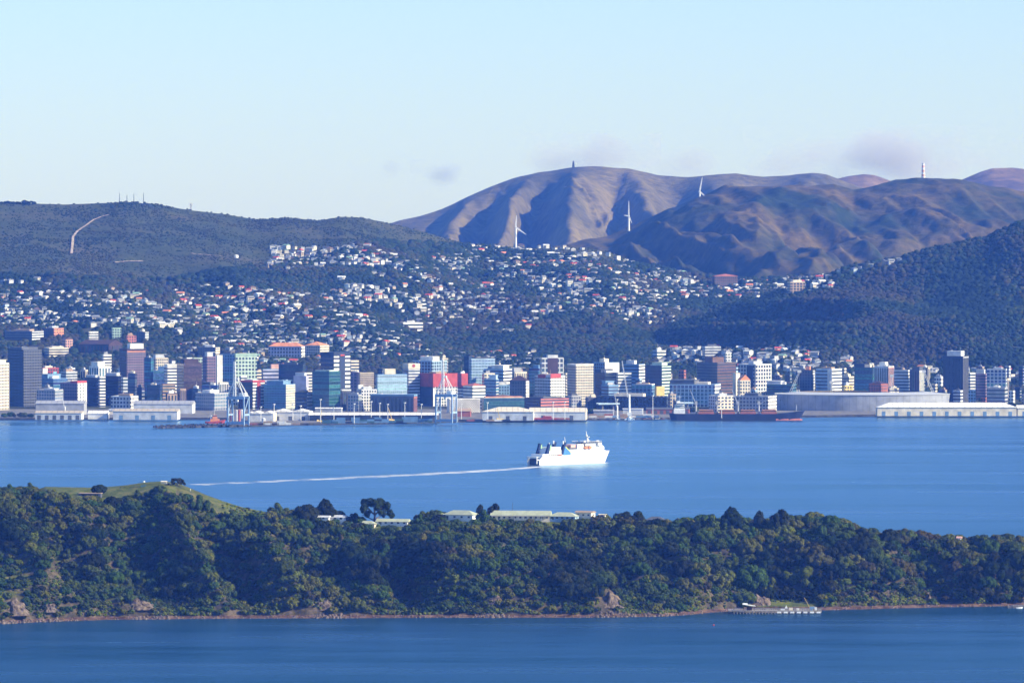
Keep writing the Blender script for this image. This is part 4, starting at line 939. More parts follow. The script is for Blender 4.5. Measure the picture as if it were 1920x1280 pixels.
for k in range(9):
    px = 1112+k*14.5
    for lv in range(rc.choice([1,1,2])): container(px, 782.5, lv, rc.choice(['white','tan','brick','blue']), 'in the yard by the thin crane', k)
for (area, c), L_ in st.items():
    L_.sort(key=lambda t: (round(t[3]), t[1]))
    for i, (p, lv, c, px) in enumerate(L_):
        lab = f"{CWORD[c]} shipping container, {ordn(i)+' from left, ' if len(L_) > 1 else ''}{area}"
        o = thing('shipping_container', lab, 'container', (p.x, p.y, 3.0+lv*2.6), 0, 'shipping containers stacked along the wharf')
        a_, b_ = container_mesh(c); link('shell', a_, o); link('door', b_, o)
# vehicles in the wharf yard
CARM = {}
def car_mesh(c):
    if c not in CARM:
        q = MB(); q.add([(-2.2,-.85,.35),(2.2,-.85,.35),(2.2,.85,.35),(-2.2,.85,.35),(-2.2,-.85,.95),(2.1,-.85,.8),(2.1,.85,.8),(-2.2,.85,.95)], [(0,3,2,1),(0,1,5,4),(1,2,6,5),(2,3,7,6),(3,0,4,7),(4,5,6,7)])
        q.add([(-1.0,-.72,1.42),(.5,-.72,1.42),(.5,.72,1.42),(-1.0,.72,1.42),(-1.1,-.74,1.38),(.6,-.74,1.38),(.6,.74,1.38),(-1.1,.74,1.38)], [(0,1,2,3),(4,5,1,0),(5,6,2,1),(6,7,3,2),(7,4,0,3)])
        g_ = MB(); g_.add([(-1.9,-.8,.93),(1.2,-.8,.85),(1.2,.8,.85),(-1.9,.8,.93),(-1.1,-.74,1.39),(.6,-.74,1.39),(.6,.74,1.39),(-1.1,.74,1.39)], [(0,1,5,4),(1,2,6,5),(2,3,7,6),(3,0,4,7)])
        w_ = MB(); w_.bar((0,-.9,0),(0,-.7,0),.34,n=10)
        CARM[c] = (q.mesh('body', mat('car_paint_'+c, WALLC[c], .3, .03, .3)), g_.mesh('cabin_glass', WIN), w_.mesh('wheel', M_dmetal))
    return CARM[c]
carL = {}
for k in range(46):
    px = 1108+rc.random()*142; yb = 784.2+rc.random()*2.2; carL.setdefault((rc.choice(['white','white','red','blue','dgrey','lgrey','orange'])), []).append((px, yb))
for c, L_ in carL.items():
    for i, (px, yb) in enumerate(sorted(L_)):
        cw_ = dict(white='white', red='red', blue='blue', dgrey='charcoal', lgrey='silver', orange='orange')[c]
        o = thing('parked_car', f"{cw_} car parked in the wharf yard near the thin crane, {ordn(i)} {cw_} one from left", 'car', at(px, yb), rc.choice([0, 1.57])+rc.uniform(-.1,.1), 'cars parked on the wharf yard')
        a_, b_, w_ = car_mesh(c); link('body', a_, o); link('cabin_glass', b_, o)
        for x in (-1.4, 1.4):
            for y in (0, 1.6): t = link('wheel', w_, o); t.location = (x, y, .34)

# stadium
def stadium():
    cx, cd, rx, ry, H = (1617-960)*9330/F, 9330, 128, 74, 23.5
    root = thing('stadium', 'round grey metal clad stadium with a ring roof and slanted light towers', 'stadium', (cx, cd, 2.9))
    n = 120; A = [2*math.pi*k/n for k in range(n)]
    def rg_(r0x, r0y, z0, r1x, r1y, z1): 
        vs = [(r0x*math.cos(t), r0y*math.sin(t), z0) for t in A]+[(r1x*math.cos(t), r1y*math.sin(t), z1) for t in A]
        return vs, [(i,(i+1)%n,(i+1)%n+n,i+n) for i in range(n)]
    q = MB(); q.add(*rg_(rx, ry, -.5, rx+2.5, ry+2.5, H)); clad = mat('clad_metal', (.34,.36,.41), .45, .18, .09, detail=8); seams(clad, 10, .06, .8); q.obj('wall', clad, root, True)
    q = MB(); q.add(*rg_(rx+3, ry+3, H, rx-34, ry-24, H+3.5)); q.add(*rg_(rx-34, ry-24, H+3.2, rx+3, ry+3, H-.3)); q.obj('roof', mat('ring_roof', (.5,.52,.55), .5, .08, .1), root, True)
    q = MB(); q.add(*rg_(rx+3.2, ry+3.2, H-.3, rx+3.6, ry+3.6, H+.6)); q.obj('roof_rim', M_metal, root)
    q = MB(); q.add(*rg_(rx-2, ry-2, H-4, rx-52, ry-40, 2)); q.obj('seating', wm('yellow'), root)
    me = MB(); me.box(-1.2, 1.2, -.1, .4, 0, 1.2); me = me.mesh('window', gm('gblack'))
    for k in range(26):
        t = math.pi+math.pi*(k+.5)/26; o = link('window', me, root); z = 8 if k % 2 else 14; f = 1+2.5/rx*z/H
        o.location = ((rx*f+.1)*math.cos(t), (ry*f+.1)*math.sin(t), z); o.rotation_euler = (0, 0, math.atan2(math.cos(t)*-1*0+math.sin(t)*rx, math.cos(t)*ry)+math.pi/2)
    for (px, tilt, s) in ((1482, .42, 1), (1673, 0, .8), (1752, -.42, 1), (1560, .0, .5)):
        x = (px-960)*9330/F-cx; y = (1 if abs(tilt) > .1 else .3)*math.sqrt(max(0, 1-(x/rx)**2))*ry*.5
        q = MB()
        for dx in (-1.6, 1.6): q.bar((x+dx, y, H), (x+dx*.5+tilt*34*s, y, H+32*s), .35, .3)
        for k in range(7): q.bar((x-1.6+tilt*34*s*k/7, y, H+32*s*k/7), (x+1.6+tilt*34*s*(k+1)/7, y, H+32*s*(k+1)/7), .18)
        q.box(x+tilt*34*s-3, x+tilt*34*s+3, y-.6, y+.6, H+32*s-1, H+32*s+3)
        q.obj('light_tower', M_metal, root)
stadium()

# ------------------------------------------------------------------ ships
def hull_mesh(st, zlow=-1.5):
    """st: stations (x, half beam at waterline, half beam at deck, deck height, x shift of deck)"""
    V = []; prof = ((-1, .82), (0, 1), (.35, None), (1, None))
    n = len(st); 
    for (x, hw, hd, zd, xs) in st:
        row = []
        for i, (z, s_) in enumerate(((zlow, 0), (0, 0), (.4, .4), (1, 1))):
            zz = zlow if i == 0 else z*zd; half = hw*(.85 if i == 0 else 1) if i < 2 else hw+(hd-hw)*z; xx = x+xs*(z if i > 1 else 0)
            row.append((xx, half, zz))
        V += [(a, b, c) for a, b, c in row]+[(a, -b, c) for a, b, c in row]
    Fc = []
    for i in range(n-1):
        a, b = i*8, (i+1)*8
        for k in range(3):
            Fc.append((a+k, a+k+1, b+k+1, b+k)); Fc.append((a+4+k, b+4+k, b+5+k, a+5+k))
        Fc.append((a+3, a+7, b+7, b+3))
    Fc.append((0, 4, 5, 1)); Fc.append((1, 5, 6, 2)); Fc.append((2, 6, 7, 3))
    return V, Fc
def cargo_ship():
    p = W(1258, 786, 8950); p.z = 0; L = 245*8950/F
    root = thing('cargo_ship', 'long navy bulk carrier with deck cranes moored at the right wharf', 'ship', p, .0)
    st = [(0,9,11.5,10,-3),(8,11.5,12,9.5,-1),(30,12,12,9,0),(90,12,12,9,0),(150,12,12,9.2,0),(166,10.5,12,10.5,1),(176,7,10.5,12,3),(184,2.5,6,13,5),(L-3.5,.2,1.2,13.4,8)]
    q = MB(); q.add(*hull_mesh(st)); q.obj('hull', mat('navy_hull', (.018,.022,.05), .5, .3, .1), root)
    q = MB(); q.cyl((0,0), 2.6, 1.8, 0, 9, 10); o = q.obj('bulbous_bow', wm('salmon'), root); o.rotation_euler = (0, math.pi/2, 0); o.location = (L-8, 0, -.6)
    b2 = [(150,12.06,12.06,2.2,0),(166,10.6,10.9,2.2,.3),(176,7.1,7.7,2.2,.6),(184,2.6,3.2,2.4,1),(L-3.3,.25,.4,2.5,1.4)]
    q = MB(); q.add(*hull_mesh(b2)); q.obj('boot_topping', wm('salmon'), root)
    q = MB(); q.box(4,20,-10,10,9.4,16); q.box(5,19,-9,9,16,22); q.box(8,18,-11,11,22,25); q.box(9,13,-2,2,25,27.5); q.obj('superstructure', M_white, root)
    q = MB(); q.box(17.9,18.2,-9,9,23,24.4); q.box(8.2,17.8,-11.2,11.2,23,24.2); [q.box(6,18.5,-9.1,9.1,z,z+.9) for z in (17.3,19.6)]; q.obj('window_band', WIN, root)
    q = MB(); q.box(3,7,-2.5,2.5,16,28); q.obj('funnel', wm('navy'), root)
    q = MB(); q.bar((12,0,27),(12,0,36),.25); q.bar((9,0,33),(15,0,33),.15); q.bar((180,0,13),(180,0,22),.25); q.obj('mast', M_white, root)
    for i, x in enumerate((36, 66, 96, 126)):
        q = MB(); q.box(-11,11,-9,9,0,2.2); o = q.obj('hatch_cover', wm('brick'), root); o.location = (x+14.5, 0, 9.1)
        q = MB(); q.box(-10,10,-8,8,0,2.5)
        for k in range(16): q.bar((-10,-8.2+k*1.1,2.6+(k%3)*.3),(10,-8.2+k*1.1,2.6+(k%3)*.3),.55,n=6)
        o = q.obj('log_stack', mat('logs', (.30,.15,.09), .9, .3, .6), root); o.location = (x+14.5, 0, 11.3)
        q = MB(); q.cyl((0,0), 1.5, 1.3, 0, 15, 10); q.box(-2,2,-2,2,13,18); o = q.obj('crane_post', wm('grey'), root); o.location = (x, 0, 9)
        q = MB(); q.bar((0,0,0),(20 if i % 2 else -9, -3, 12 if i % 2 else 22),.6,.35); o = q.obj('crane_jib', wm('grey'), root); o.location = (x, 0, 22)
cargo_ship()
def tug():
    p = at(385, 793, 0); L = 27
    root = thing('tugboat', 'small red hulled tug with white upperworks behind the rocky breakwater', 'boat', (p.x, p.y, 0), .1)
    st = [(0,3.4,4.2,2.6,-.3),(4,4.2,4.6,2.4,0),(14,4.4,4.8,2.8,0),(21,3,4.2,3.6,.5),(25,1,2.6,4.4,1),(27,.1,.6,4.8,1.6)]
    q = MB(); q.add(*hull_mesh(st)); q.obj('hull', wm('red'), root)
    q = MB(); q.box(7,20,-3,3,2.6,6); q.box(10,17,-2.6,2.6,6,8.8); q.box(11,16,-2.2,2.2,8.8,11.4); q.obj('deckhouse', wm('orange'), root)
    q = MB(); q.box(10.8,16.2,-2.35,2.35,9.6,10.8); q.obj('window_band', WIN, root)
    q = MB(); q.cyl((8,0), 1.2, 1, 6, 11, 10); q.obj('funnel', M_white, root)
    q = MB(); q.bar((13,0,11.4),(13,0,24),.25,.1); q.bar((11,0,18),(15,0,18),.12); q.bar((13,0,22),(3,0,6),.08); q.obj('mast', M_white, root)
tug()
def ferry():
    a = math.radians(45); f = Vector((math.cos(a), math.sin(a), 0)); sb = Vector((math.sin(a), -math.cos(a), 0))
    c = Vector(((1011.5-960)*7351/F, 7351, 0)); p = c-sb*8.2
    root = thing('ferry', 'large white passenger ferry with raked dark blue funnels crossing the harbour', 'ferry', p, a)
    MW = mat('ferry_white', (.86,.86,.84), .45, .04, .2); MN = mat('ferry_navy', (.015,.03,.09), .4, .1, .2); MBl = mat('ferry_blue', (.07,.22,.52), .4, .1, .2); MG = mat('ferry_green', (.36,.62,.30), .4, .1, .3); ML = mat('ferry_lime', (.62,.70,.12), .5, .05, .3)
    MR = wm('red'); MO = wm('salmon')
    st = [(0,8.0,8.2,6.2,0),(3,8.6,9.4,9.8,-.5),(14,9.3,10,10,0),(40,9.6,10.2,10.2,0),(75,9.4,10.2,10.6,0),(95,7.6,10,11.6,1.5),(106,5.2,9,12.6,3),(112,3,7.2,13.4,4.5),(116,1.4,5,14,5.5),(118.5,.2,2.4,14.4,6.2)]
    q = MB(); q.add(*hull_mesh(st)); q.obj('hull', MW, root)
    bt = [(x, hw+.05, hw+.08, .9, 0) for (x, hw, hd, zd, xs) in st]
    q = MB(); q.add(*hull_mesh(bt)); q.obj('boot_topping', wm('lav'), root)
    # stern door and frame
    q = MB(); q.box(-.9, -.2, -7.4, 7.4, .8, 8.2); q.obj('stern_door', MN, root)
    q = MB(); q.box(-4.5,-.2,-8.3,-7.4,6.0,7.2); q.box(-4.5,-.2,7.4,8.3,.5,9.6); q.box(-4.5,-3.7,-8.3,8.3,8.6,9.9); q.box(-4.5,-3.7,-8.3,-7.6,2,8.6); q.box(-5,0,-8.3,8.3,9.9,10.3); q.obj('stern_frame', MW, root)
    # lower superstructure walls (full beam) with windows
    q = MB(); q.box(4,48,-9.6,9.6,10,13.2); q.obj('aft_deckhouse', MW, root)
    me = MB(); me.box(-1.0,1.0,-.12,.12,0,1.5); me = me.mesh('window', gm('gbrown'))
    for k in range(6):
        o = link('window', me, root); o.location = (15.5+k*3.4, -9.66, 10.9)
    q = MB(); q.box(30,36,-9.8,-9.55,10.6,12.6); q.obj('side_opening', wm('brick'), root)
    q = MB(); q.add([(48,-9.9,10),(112,-9.4,11),(112,9.4,11),(48,9.9,10),(48,-9.9,17.4),(104,-9.2,17.6),(104,9.2,17.6),(48,9.9,17.4)], [(0,3,2,1),(0,1,5,4),(1,2,6,5),(2,3,7,6),(3,0,4,7),(4,5,6,7)])
    q.add([(104,-9.2,13),(116,-5.6,13),(116,5.6,13),(104,9.2,13),(104,-9.2,17.3),(112,-5.5,16.2),(112,5.5,16.2),(104,9.2,17.3)], [(0,1,5,4),(1,2,6,5),(2,3,7,6),(4,5,6,7)]); q.obj('superstructure', MW, root)
    q = MB()
    for x in range(54, 100, 3): q.box(x, x+1.2, -9.99, -9.8, 14.6, 15.4)
    q.obj('side_windows', gm('gpale'), root)
    # blue livery flash with lime edge on the side
    q = MB(); q.add([(38,-10.05,11.2),(51,-10.05,11.2),(51,-10.05,14.2),(43,-10.05,20.2),(41,-10.05,20.6),(38,-9.7,11.2),(51,-9.7,11.2),(51,-9.7,14.2),(43,-9.7,20.2),(41,-9.7,20.6)],
        [(4,3,2,1,0),(5,6,7,8,9),(0,1,6,5),(1,2,7,6),(2,3,8,7),(3,4,9,8),(4,0,5,9)]); q.obj('blue_panel', MBl, root)
    q = MB(); q.add([(41.2,-10.2,20.9),(43.2,-10.2,20.9),(51.2,-10.2,14.8),(51.2,-10.2,13.6),(43,-10.2,19.7),(41.2,-9.9,20.9),(43.2,-9.9,20.9),(51.2,-9.9,14.8),(51.2,-9.9,13.6),(43,-9.9,19.7)],
        [(0,1,2,3,4),(9,8,7,6,5),(0,5,6,1),(1,6,7,2),(2,7,8,3),(3,8,9,4),(4,9,5,0)]); q.obj('lime_stripe', ML, root)
    # aft blocks between the funnels
    q = MB(); q.box(14.5,36,-8.8,8.8,13.2,17.6); q.box(20,35.4,-8.4,8.4,17.6,21); q.box(16.5,20,-7,7,17.6,19.4); q.obj('engine_casing', MW, root)
    def fin(x0, z0, x1, z1, w0, w1, y0, y1, mt, nm):
        q = MB(); q.add([(x0,y0,z0),(x0+w0,y0,z0),(x0+w0,y1,z0),(x0,y1,z0),(x1,y0,z1),(x1+w1,y0,z1),(x1+w1,y1,z1),(x1,y1,z1)], [(0,3,2,1),(0,1,5,4),(1,2,6,5),(2,3,7,6),(3,0,4,7),(4,5,6,7)]); return q.obj(nm, mt, root)
    fin(10.6,12.9,15.5,25.2,4.4,2.6,-9.2,-6.2,MN,'funnel'); fin(10.6,12.9,15.5,25.2,4.4,2.6,6.2,9.2,MN,'funnel')
    fin(15.2,17,18.2,24,4.2,.6,-9.1,-6.3,MG,'funnel_fairing'); fin(15.2,17,18.2,24,4.2,.6,6.3,9.1,MG,'funnel_fairing')
    fin(35.6,12,41,26.4,4.6,2.6,-9.9,-6.4,MN,'funnel'); fin(35.6,12,41,26.4,4.6,2.6,6.4,9.9,MN,'funnel')
    for (x, y, r, z) in ((40,-8,.9,28),(16.8,-7.7,.6,26.3),(40,8,.9,28)): q = MB(); q.cyl((x, y), r, r, 24, z, 8); q.obj('exhaust_pipe', M_white, root)
    q = MB(); q.box(50,62,-8.5,8.5,17.4,19.6); q.obj('deck_shelter', wm('dgrey'), root)
    q = MB(); q.box(54,72,-7,7,19.6,22.8); q.obj('upper_deckhouse', mat('ferry_buff', (.72,.42,.36), .6, .1, .3), root)
    q = MB(); q.box(63,73,-9.3,9.3,17.4,23.4); q.obj('side_house', MW, root)
    q = MB(); q.bar((52.5,0,19.6),(50.5,0,32),.6,.35); q.bar((49.5,-2,29),(49.5+1.8,2,29),.2); q.obj('aft_mast', M_white, root)
    q = MB(); q.box(73,88,-8.8,8.8,17.4,20.6); q.obj('boat_deck', wm('tan'), root)
    for x in (75.5, 82.5):
        q = MB(); q.add(*hull_mesh([(0,.3,.5,1.6,0),(1,1.1,1.3,1.4,0),(3,1.4,1.6,1.3,0),(5.2,1.1,1.3,1.4,0),(6.2,.2,.4,1.7,0)], -.4)); q.box(.8,5.4,-1.1,1.1,1.35,2.1); o = q.obj('lifeboat', wm('orange'), root); o.location = (x-2.5, -10.2, 18.2)
    q = MB(); q.box(86,106,-8.9,8.9,17.4,21.2); q.add([(106,-8.9,17.5),(111.5,-7,17.5),(111.5,7,17.5),(106,8.9,17.5),(106,-8.9,21.2),(109,-7,20.2),(109,7,20.2),(106,8.9,21.2)], [(0,1,5,4),(1,2,6,5),(2,3,7,6),(4,5,6,7)]); q.obj('forward_house', MW, root)
    q = MB(); q.box(78,103,-8,8,21.2,24.6); q.obj('bridge', MW, root)
    q = MB(); q.box(97.5,103.25,-8.2,8.2,22.3,23.9); q.box(97.5,102,-8.3,8.3,22.3,23.9); q.obj('bridge_windows', WIN, root)
    q = MB(); q.box(72,104.5,-9.6,9.6,24.6,25.2); q.obj('bridge_roof', wm('dgrey'), root)
    q = MB(); q.box(96,102,-11.4,11.4,21.4,24.5); q.obj('bridge_wing', MW, root)
    q = MB()
    for y in (-9.3, 9.3):
        q = MB(); q.bar((72.5,y,26.5),(104,y,26.5),.14)
        for x in range(73, 104, 3): q.bar((x,y,25.2),(x,y,26.5),.12)
        q.obj('rail', M_white, root)
    q = MB(); q.bar((89.5,0,25.2),(87,0,38),1.1,.4); q.bar((92,0,25.2),(88.5,0,34),.6,.3); q.bar((85.5,-2.5,34),(88.5,2.5,34),.25); q.box(88,89.5,-3.2,3.2,31,31.8); q.obj('fore_mast', M_white, root)
    q = MB(); [q.box(x, x+2.2, y, y+2, 25.2, 27.2) for x, y in ((99,-6),(79,-5))]; q.cyl((101,-7), 1, .2, 25.2, 27.6, 8); q.obj('radome', M_white, root)
    # foam: wake ribbon and bow wave, thin sheets lying on the water
    fm = bpy.data.materials.new('foam'); fm.use_nodes = True; n, l = nt(fm); pb = n['Principled BSDF']; pb.inputs['Base Color'].default_value = (.8,.84,.88,1); pb.inputs['Roughness'].default_value = .9
    g_ = n.new('ShaderNodeNewGeometry').outputs['Position']; mp = n.new('ShaderNodeMapping'); mp.inputs['Scale'].default_value = (.04,.03,1); l.new(g_, mp.inputs[0])
    nz = n.new('ShaderNodeTexNoise'); nz.inputs['Scale'].default_value = 1; nz.inputs['Detail'].default_value = 6; l.new(mp.outputs[0], nz.inputs['Vector'])
    at_ = n.new('ShaderNodeAttribute'); at_.attribute_name = 'foam'
    ad = n.new('ShaderNodeMath'); ad.operation = 'ADD'; l.new(nz.outputs['Fac'], ad.inputs[0]); l.new(at_.outputs['Fac'], ad.inputs[1])
    mr = n.new('ShaderNodeMapRange'); mr.inputs[1].default_value = .60; mr.inputs[2].default_value = 1.2; l.new(ad.outputs[0], mr.inputs[0]); l.new(mr.outputs[0], pb.inputs['Alpha'])
    def foam(name, pts, label):
        V, Q, A = [], [], []
        for i, (x, y, wd, al) in enumerate(pts):
            nx = pts[min(i+1, len(pts)-1)]; pv_ = pts[max(i-1, 0)]; t = Vector((nx[0]-pv_[0], nx[1]-pv_[1], 0)).normalized(); s_ = Vector((-t.y, t.x, 0))
            for k in (-1, -.5, 0, .5, 1): V.append((x+s_.x*wd*k, y+s_.y*wd*k, .02)); A.append(al*(1-abs(k)**1.5*.9))
        for i in range(len(pts)-1):
            for k in range(4): a_ = i*5+k; Q.append((a_, a_+1, a_+6, a_+5))
        o = np_mesh(name, np.array(V), np.array(Q), fm); at2 = o.data.attributes.new('foam', 'FLOAT', 'POINT'); at2.data.foreach_set('value', A)
        tag(o, label, 'wake', kind='stuff')
    wk = []
    for t in np.linspace(0, 1, 60):
        px = 1010-(1010-365)*t; py = 874.3+(908.5-874.3)*(t**.80); d_ = 300*F/(py-YH); wk.append(((px-960)*d_/F, d_, 10+13*math.sin(min(1, t*3)*1.57)+3*vn(t*40, 0, 5), 1.0*(1-t)**.7*.30+.22))
    foam('wake', wk, 'thin white foam wake trailing left behind the ferry')
    side = []
    for s_ in np.linspace(-3, 120, 40):
        off = 9.5 if s_ < 90 else 9.5-(s_-90)*.27
        q_ = p+f*s_+sb*(off+.8); side.append((q_.x, q_.y, 3.2+2.2*(s_ > 96)+1.5*vn(s_*.2, 1, 6), .62+.2*(s_ > 90)))
    foam('bow_wave', side, 'white bow wave foaming along the near side of the ferry')
ferry()
# ------------------------------------------------------------------ island: trees, houses, jetty
TL = {'olive': leafm('leaf_olive', (.020,.028,.002), (.150,.165,.010), 1.1, .20), 'green': leafm('leaf_green', (.008,.020,.002), (.070,.110,.008), 1.1, .20),
      'dark': leafm('leaf_dark', (.004,.010,.001), (.026,.036,.006), 1.1, .3), 'brown': leafm('leaf_brown', (.022,.022,.003), (.088,.082,.012), 1.1, .2)}
for m_ in TL.values():                    # noise in object space so shared crowns differ in value, not in light
    pass
M_bark = mat('bark', (.10,.075,.055), .95, .3, 2.0)
def crown_mesh(seed, kind, col, nl=None):
    g = np.random.default_rng(seed); V, Q = [], []
    lumps = []
    if kind == 'dome':
        n = 15
        for k in range(n):
            t = 2*math.pi*k*.618*1.0; zz = 1-(k+.5)/n*1.15; r = math.sqrt(max(0, 1-max(0, zz)**2))*.72
            lumps.append((r*math.cos(t*1.0)+g.normal(0,.05), r*math.sin(t)+g.normal(0,.05), .42+zz*.50, g.uniform(.27,.40)))
        lumps.append((0,0,.5,.6))
    elif kind == 'umbrella':
        for k in range(20):
            t = g.uniform(0, 6.28); r = math.sqrt(g.random())*1.05; lumps.append((r*math.cos(t), r*math.sin(t), 1.18-.28*r*r+g.normal(0,.05), g.uniform(.17,.27)))
        for k in range(7):
            t = g.uniform(0, 6.28); r = g.uniform(.7, 1.25); lumps.append((r*math.cos(t), r*math.sin(t), g.uniform(.42,.72), g.uniform(.14,.24)))
    elif kind == 'pine':
        for k in range(20):
            h = (k+.5)/20; t = k*2.4; r = (1-h)*.75+.08; lumps.append((r*math.cos(t), r*math.sin(t), .25+h*1.25, .20+.20*(1-h)))
    elif kind == 'ragged':
        for k in range(17):
            t = g.uniform(0, 6.28); r = math.sqrt(g.random())*.95; lumps.append((r*math.cos(t), r*math.sin(t), g.uniform(.25, 1.05)*(1.1-.4*r), g.uniform(.20,.34)))
    # core lumps: displaced small spheres
    S = []; seg, rn = 8, 5
    for i in range(rn):
        ph = math.pi*(i+.5)/rn
        for k in range(seg): t = 2*math.pi*(k+.5*(i % 2))/seg; S.append((math.sin(ph)*math.cos(t), math.sin(ph)*math.sin(t), math.cos(ph)))
    S = np.array(S); SQ = []
    for i in range(rn-1):
        for k in range(seg): a, b = i*seg+k, i*seg+(k+1) % seg; SQ.append((a, a+seg, b+seg, b))
    SQ = np.array(SQ); nq = 0; VV, FF = [], []
    for (x, y, z, r) in lumps:
        P = S*(r*.88*g.uniform(.8, 1.15, len(S)))[:, None]+np.array([x, y, z]); FF.append(SQ+nq); VV.append(P); nq += len(P)
    # leaf clumps
    for (x, y, z, r) in lumps:
        m = int(72*(r/.3)**2); d = g.normal(0, 1, (m, 3)); d /= np.linalg.norm(d, axis=1)[:, None]; d[:, 2] = np.where(d[:, 2] < -.35, -d[:, 2], d[:, 2])
        c = np.array([x, y, z])+d*(r*g.uniform(.86, 1.08, m))[:, None]
        nrm = d+g.normal(0, .20, (m, 3)); nrm /= np.linalg.norm(nrm, axis=1)[:, None]
        u = np.cross(nrm, g.normal(0, 1, (m, 3))); u /= np.linalg.norm(u, axis=1)[:, None]; v = np.cross(nrm, u)
        s = g.uniform(.045, .085, m)[:, None]; quad = np.stack([c-u*s-v*s*.7, c+u*s-v*s*.7, c+u*s*.8+v*s, c-u*s*.8+v*s], 1)
        VV.append(quad.reshape(-1, 3)); FF.append(np.arange(m*4).reshape(-1, 4)+nq); nq += m*4
    return np_mesh('crown', np.concatenate(VV), np.concatenate(FF), TL[col], link_=False)
def trunk_mesh(kind):
    q = MB()
    if kind == 'umbrella':
        q.bar((0,0,-.25),(0.03,0,.5),.085,.06,6); [q.bar((.03,0,.45),(.7*math.cos(t),.7*math.sin(t),1.02),.045,.02,5) for t in (0,1.1,2.3,3.3,4.2,5.3)]; q.bar((0,0,.2),(.9,.2,.5),.04,.015,5); q.bar((0,0,.15),(-.85,.1,.5),.04,.015,5)
    else:
        q.bar((0,0,-.35),(.02,.01,.55),.075,.05,6); [q.bar((.02,0,.35),(.5*math.cos(t),.5*math.sin(t),.75),.035,.015,5) for t in (.4,2.4,4.4)]
    return q.mesh('trunk', M_bark)
KINDS_ = [('dome','olive'),('dome','green'),('dome','green'),('ragged','green'),('dome','olive'),('ragged','brown'),('dome','dark'),('ragged','olive'),('pine','dark'),('umbrella','dark'),('ragged','dark'),('dome','brown')]
CRM = [crown_mesh(100+i, k, c) for i, (k, c) in enumerate(KINDS_)]
TRM = {k: trunk_mesh(k) for k in ('dome','ragged','pine','umbrella')}
for k in TRM: TRM[k].name = 'trunk'
KW = {'dome':'round-crowned','ragged':'ragged-crowned','pine':'pointed','umbrella':'flat-topped'}; CWD = {'olive':'olive green','green':'mid green','dark':'very dark','brown':'brownish'}
def tree(px, d, rad, ki, label, group=None, hs=1.0, z=None, rz=None, cat='tree', x=None):
    x = (px-960)*d/F if x is None else x; z = float(zI(px, d)) if z is None else z
    k, c = KINDS_[ki]; root = thing('pine_tree' if k == 'pine' else 'tree', label, cat, (x, d, z-.1*rad), R.uniform(0, 6.28) if rz is None else rz, group)
    root.scale = (rad, rad, rad*hs); link('crown', CRM[ki], root); link('trunk', TRM[k], root); return root
# mid-field scatter
g = np.random.default_rng(12); N = 30000
px = g.uniform(-330, 2250, N); t = g.random(N); ds = shore(px); dr = I_dr(px); d = ds+8+(dr+40-ds-8)*t
z = zI(px, d); ys = YH+(EYE-z)*F/d; x = (px-960)*d/F
grass = ((px < 400) & (ys < np.interp(px, [0,80,130,200,260,300,360,400], [905,927,940,942,929,925,942,952]))) | ((px > 300) & (px < 520) & (ys < np.interp(px, [300,330,380,440,520], [920,932,954,972,982])))
grass |= ((px > 880) & (px < 1100) & (ys < 978))
for (cx, cy, rx, ry) in ((100,1090,22,38),(52,1075,20,16),(150,1060,14,22),(30,1132,18,26),(92,1150,12,10),(262,1146,24,16),(255,1120,8,10),(338,1128,6,16),(598,1140,22,18),(612,1120,10,14),(1140,1128,17,26),(1182,1148,30,8),(1422,1112,14,18),(1470,1133,70,9),(1690,1128,60,9),(1660,1040,22,8),(1840,1012,40,7),(1180,1052,10,6),(900,1078,26,5),(640,1010,16,4),(330,1005,60,2),(1380,1132,46,6),(1740,1110,9,9)):
    grass |= ((px-cx)/rx)**2+((ys-cy)/ry)**2 < 1
ok = ~grass & (z > 2.0)
BLD = [(628,975,36,3.0),(740,985,36,7),(700,985,14,6),(870,975,26,6),(990,975,60,7),(1060,972,26,6),(1100,968,20,6)]
zr_ = z; 
px, d, z, ys, x = (a[ok] for a in (px, d, z, ys, x))
cl = fbm(x/38, d/38, 91, 3); sz = g.uniform(2.3, 4.4, len(px))*np.where(cl > .52, 1.35, 1.0)*np.where(px > 1240, 1.15, 1)*np.where(g.random(len(px)) < .07, 1.5, 1)
low = (z < 12) ; sz = np.where(low, sz*.78, sz)
# hug: dart throwing, larger first
order = np.argsort(-sz*g.uniform(.8, 1.2, len(sz))); grid = {}; take = []
for i in order:
    a, b, r = x[i], d[i], sz[i]; ci, cj = int(a//7), int(b//7); good = True
    for p in (-1, 0, 1):
        for q in (-1, 0, 1):
            for (ax_, by_, rr) in grid.get((ci+p, cj+q), ()):
                if (a-ax_)**2+(b-by_)**2 < (.68*(r+rr))**2: good = False; break
            if not good: break
        if not good: break
    if good: grid.setdefault((ci, cj), []).append((a, b, r)); take.append(i)
take = np.array(take); px, d, z, ys, x, sz, cl = (a[take] for a in (px, d, z, ys, x, sz, cl))
colr = fbm(x/70, d/70, 93, 3)+g.normal(0, .07, len(px))
shade_zone = np.zeros(len(px), bool)  # gully hollows: their shade is put into darker crown colours
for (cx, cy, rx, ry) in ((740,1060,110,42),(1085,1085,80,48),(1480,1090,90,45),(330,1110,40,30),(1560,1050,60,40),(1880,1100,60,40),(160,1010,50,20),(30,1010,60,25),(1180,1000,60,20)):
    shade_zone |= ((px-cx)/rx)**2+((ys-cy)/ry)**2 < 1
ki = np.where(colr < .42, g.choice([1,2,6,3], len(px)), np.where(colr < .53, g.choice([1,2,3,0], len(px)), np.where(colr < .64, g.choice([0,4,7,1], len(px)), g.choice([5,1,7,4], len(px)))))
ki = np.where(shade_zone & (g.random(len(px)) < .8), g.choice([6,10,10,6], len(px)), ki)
ki = np.where((px > 1480) & (g.random(len(px)) < .14), g.choice([11,5], len(px)), ki)
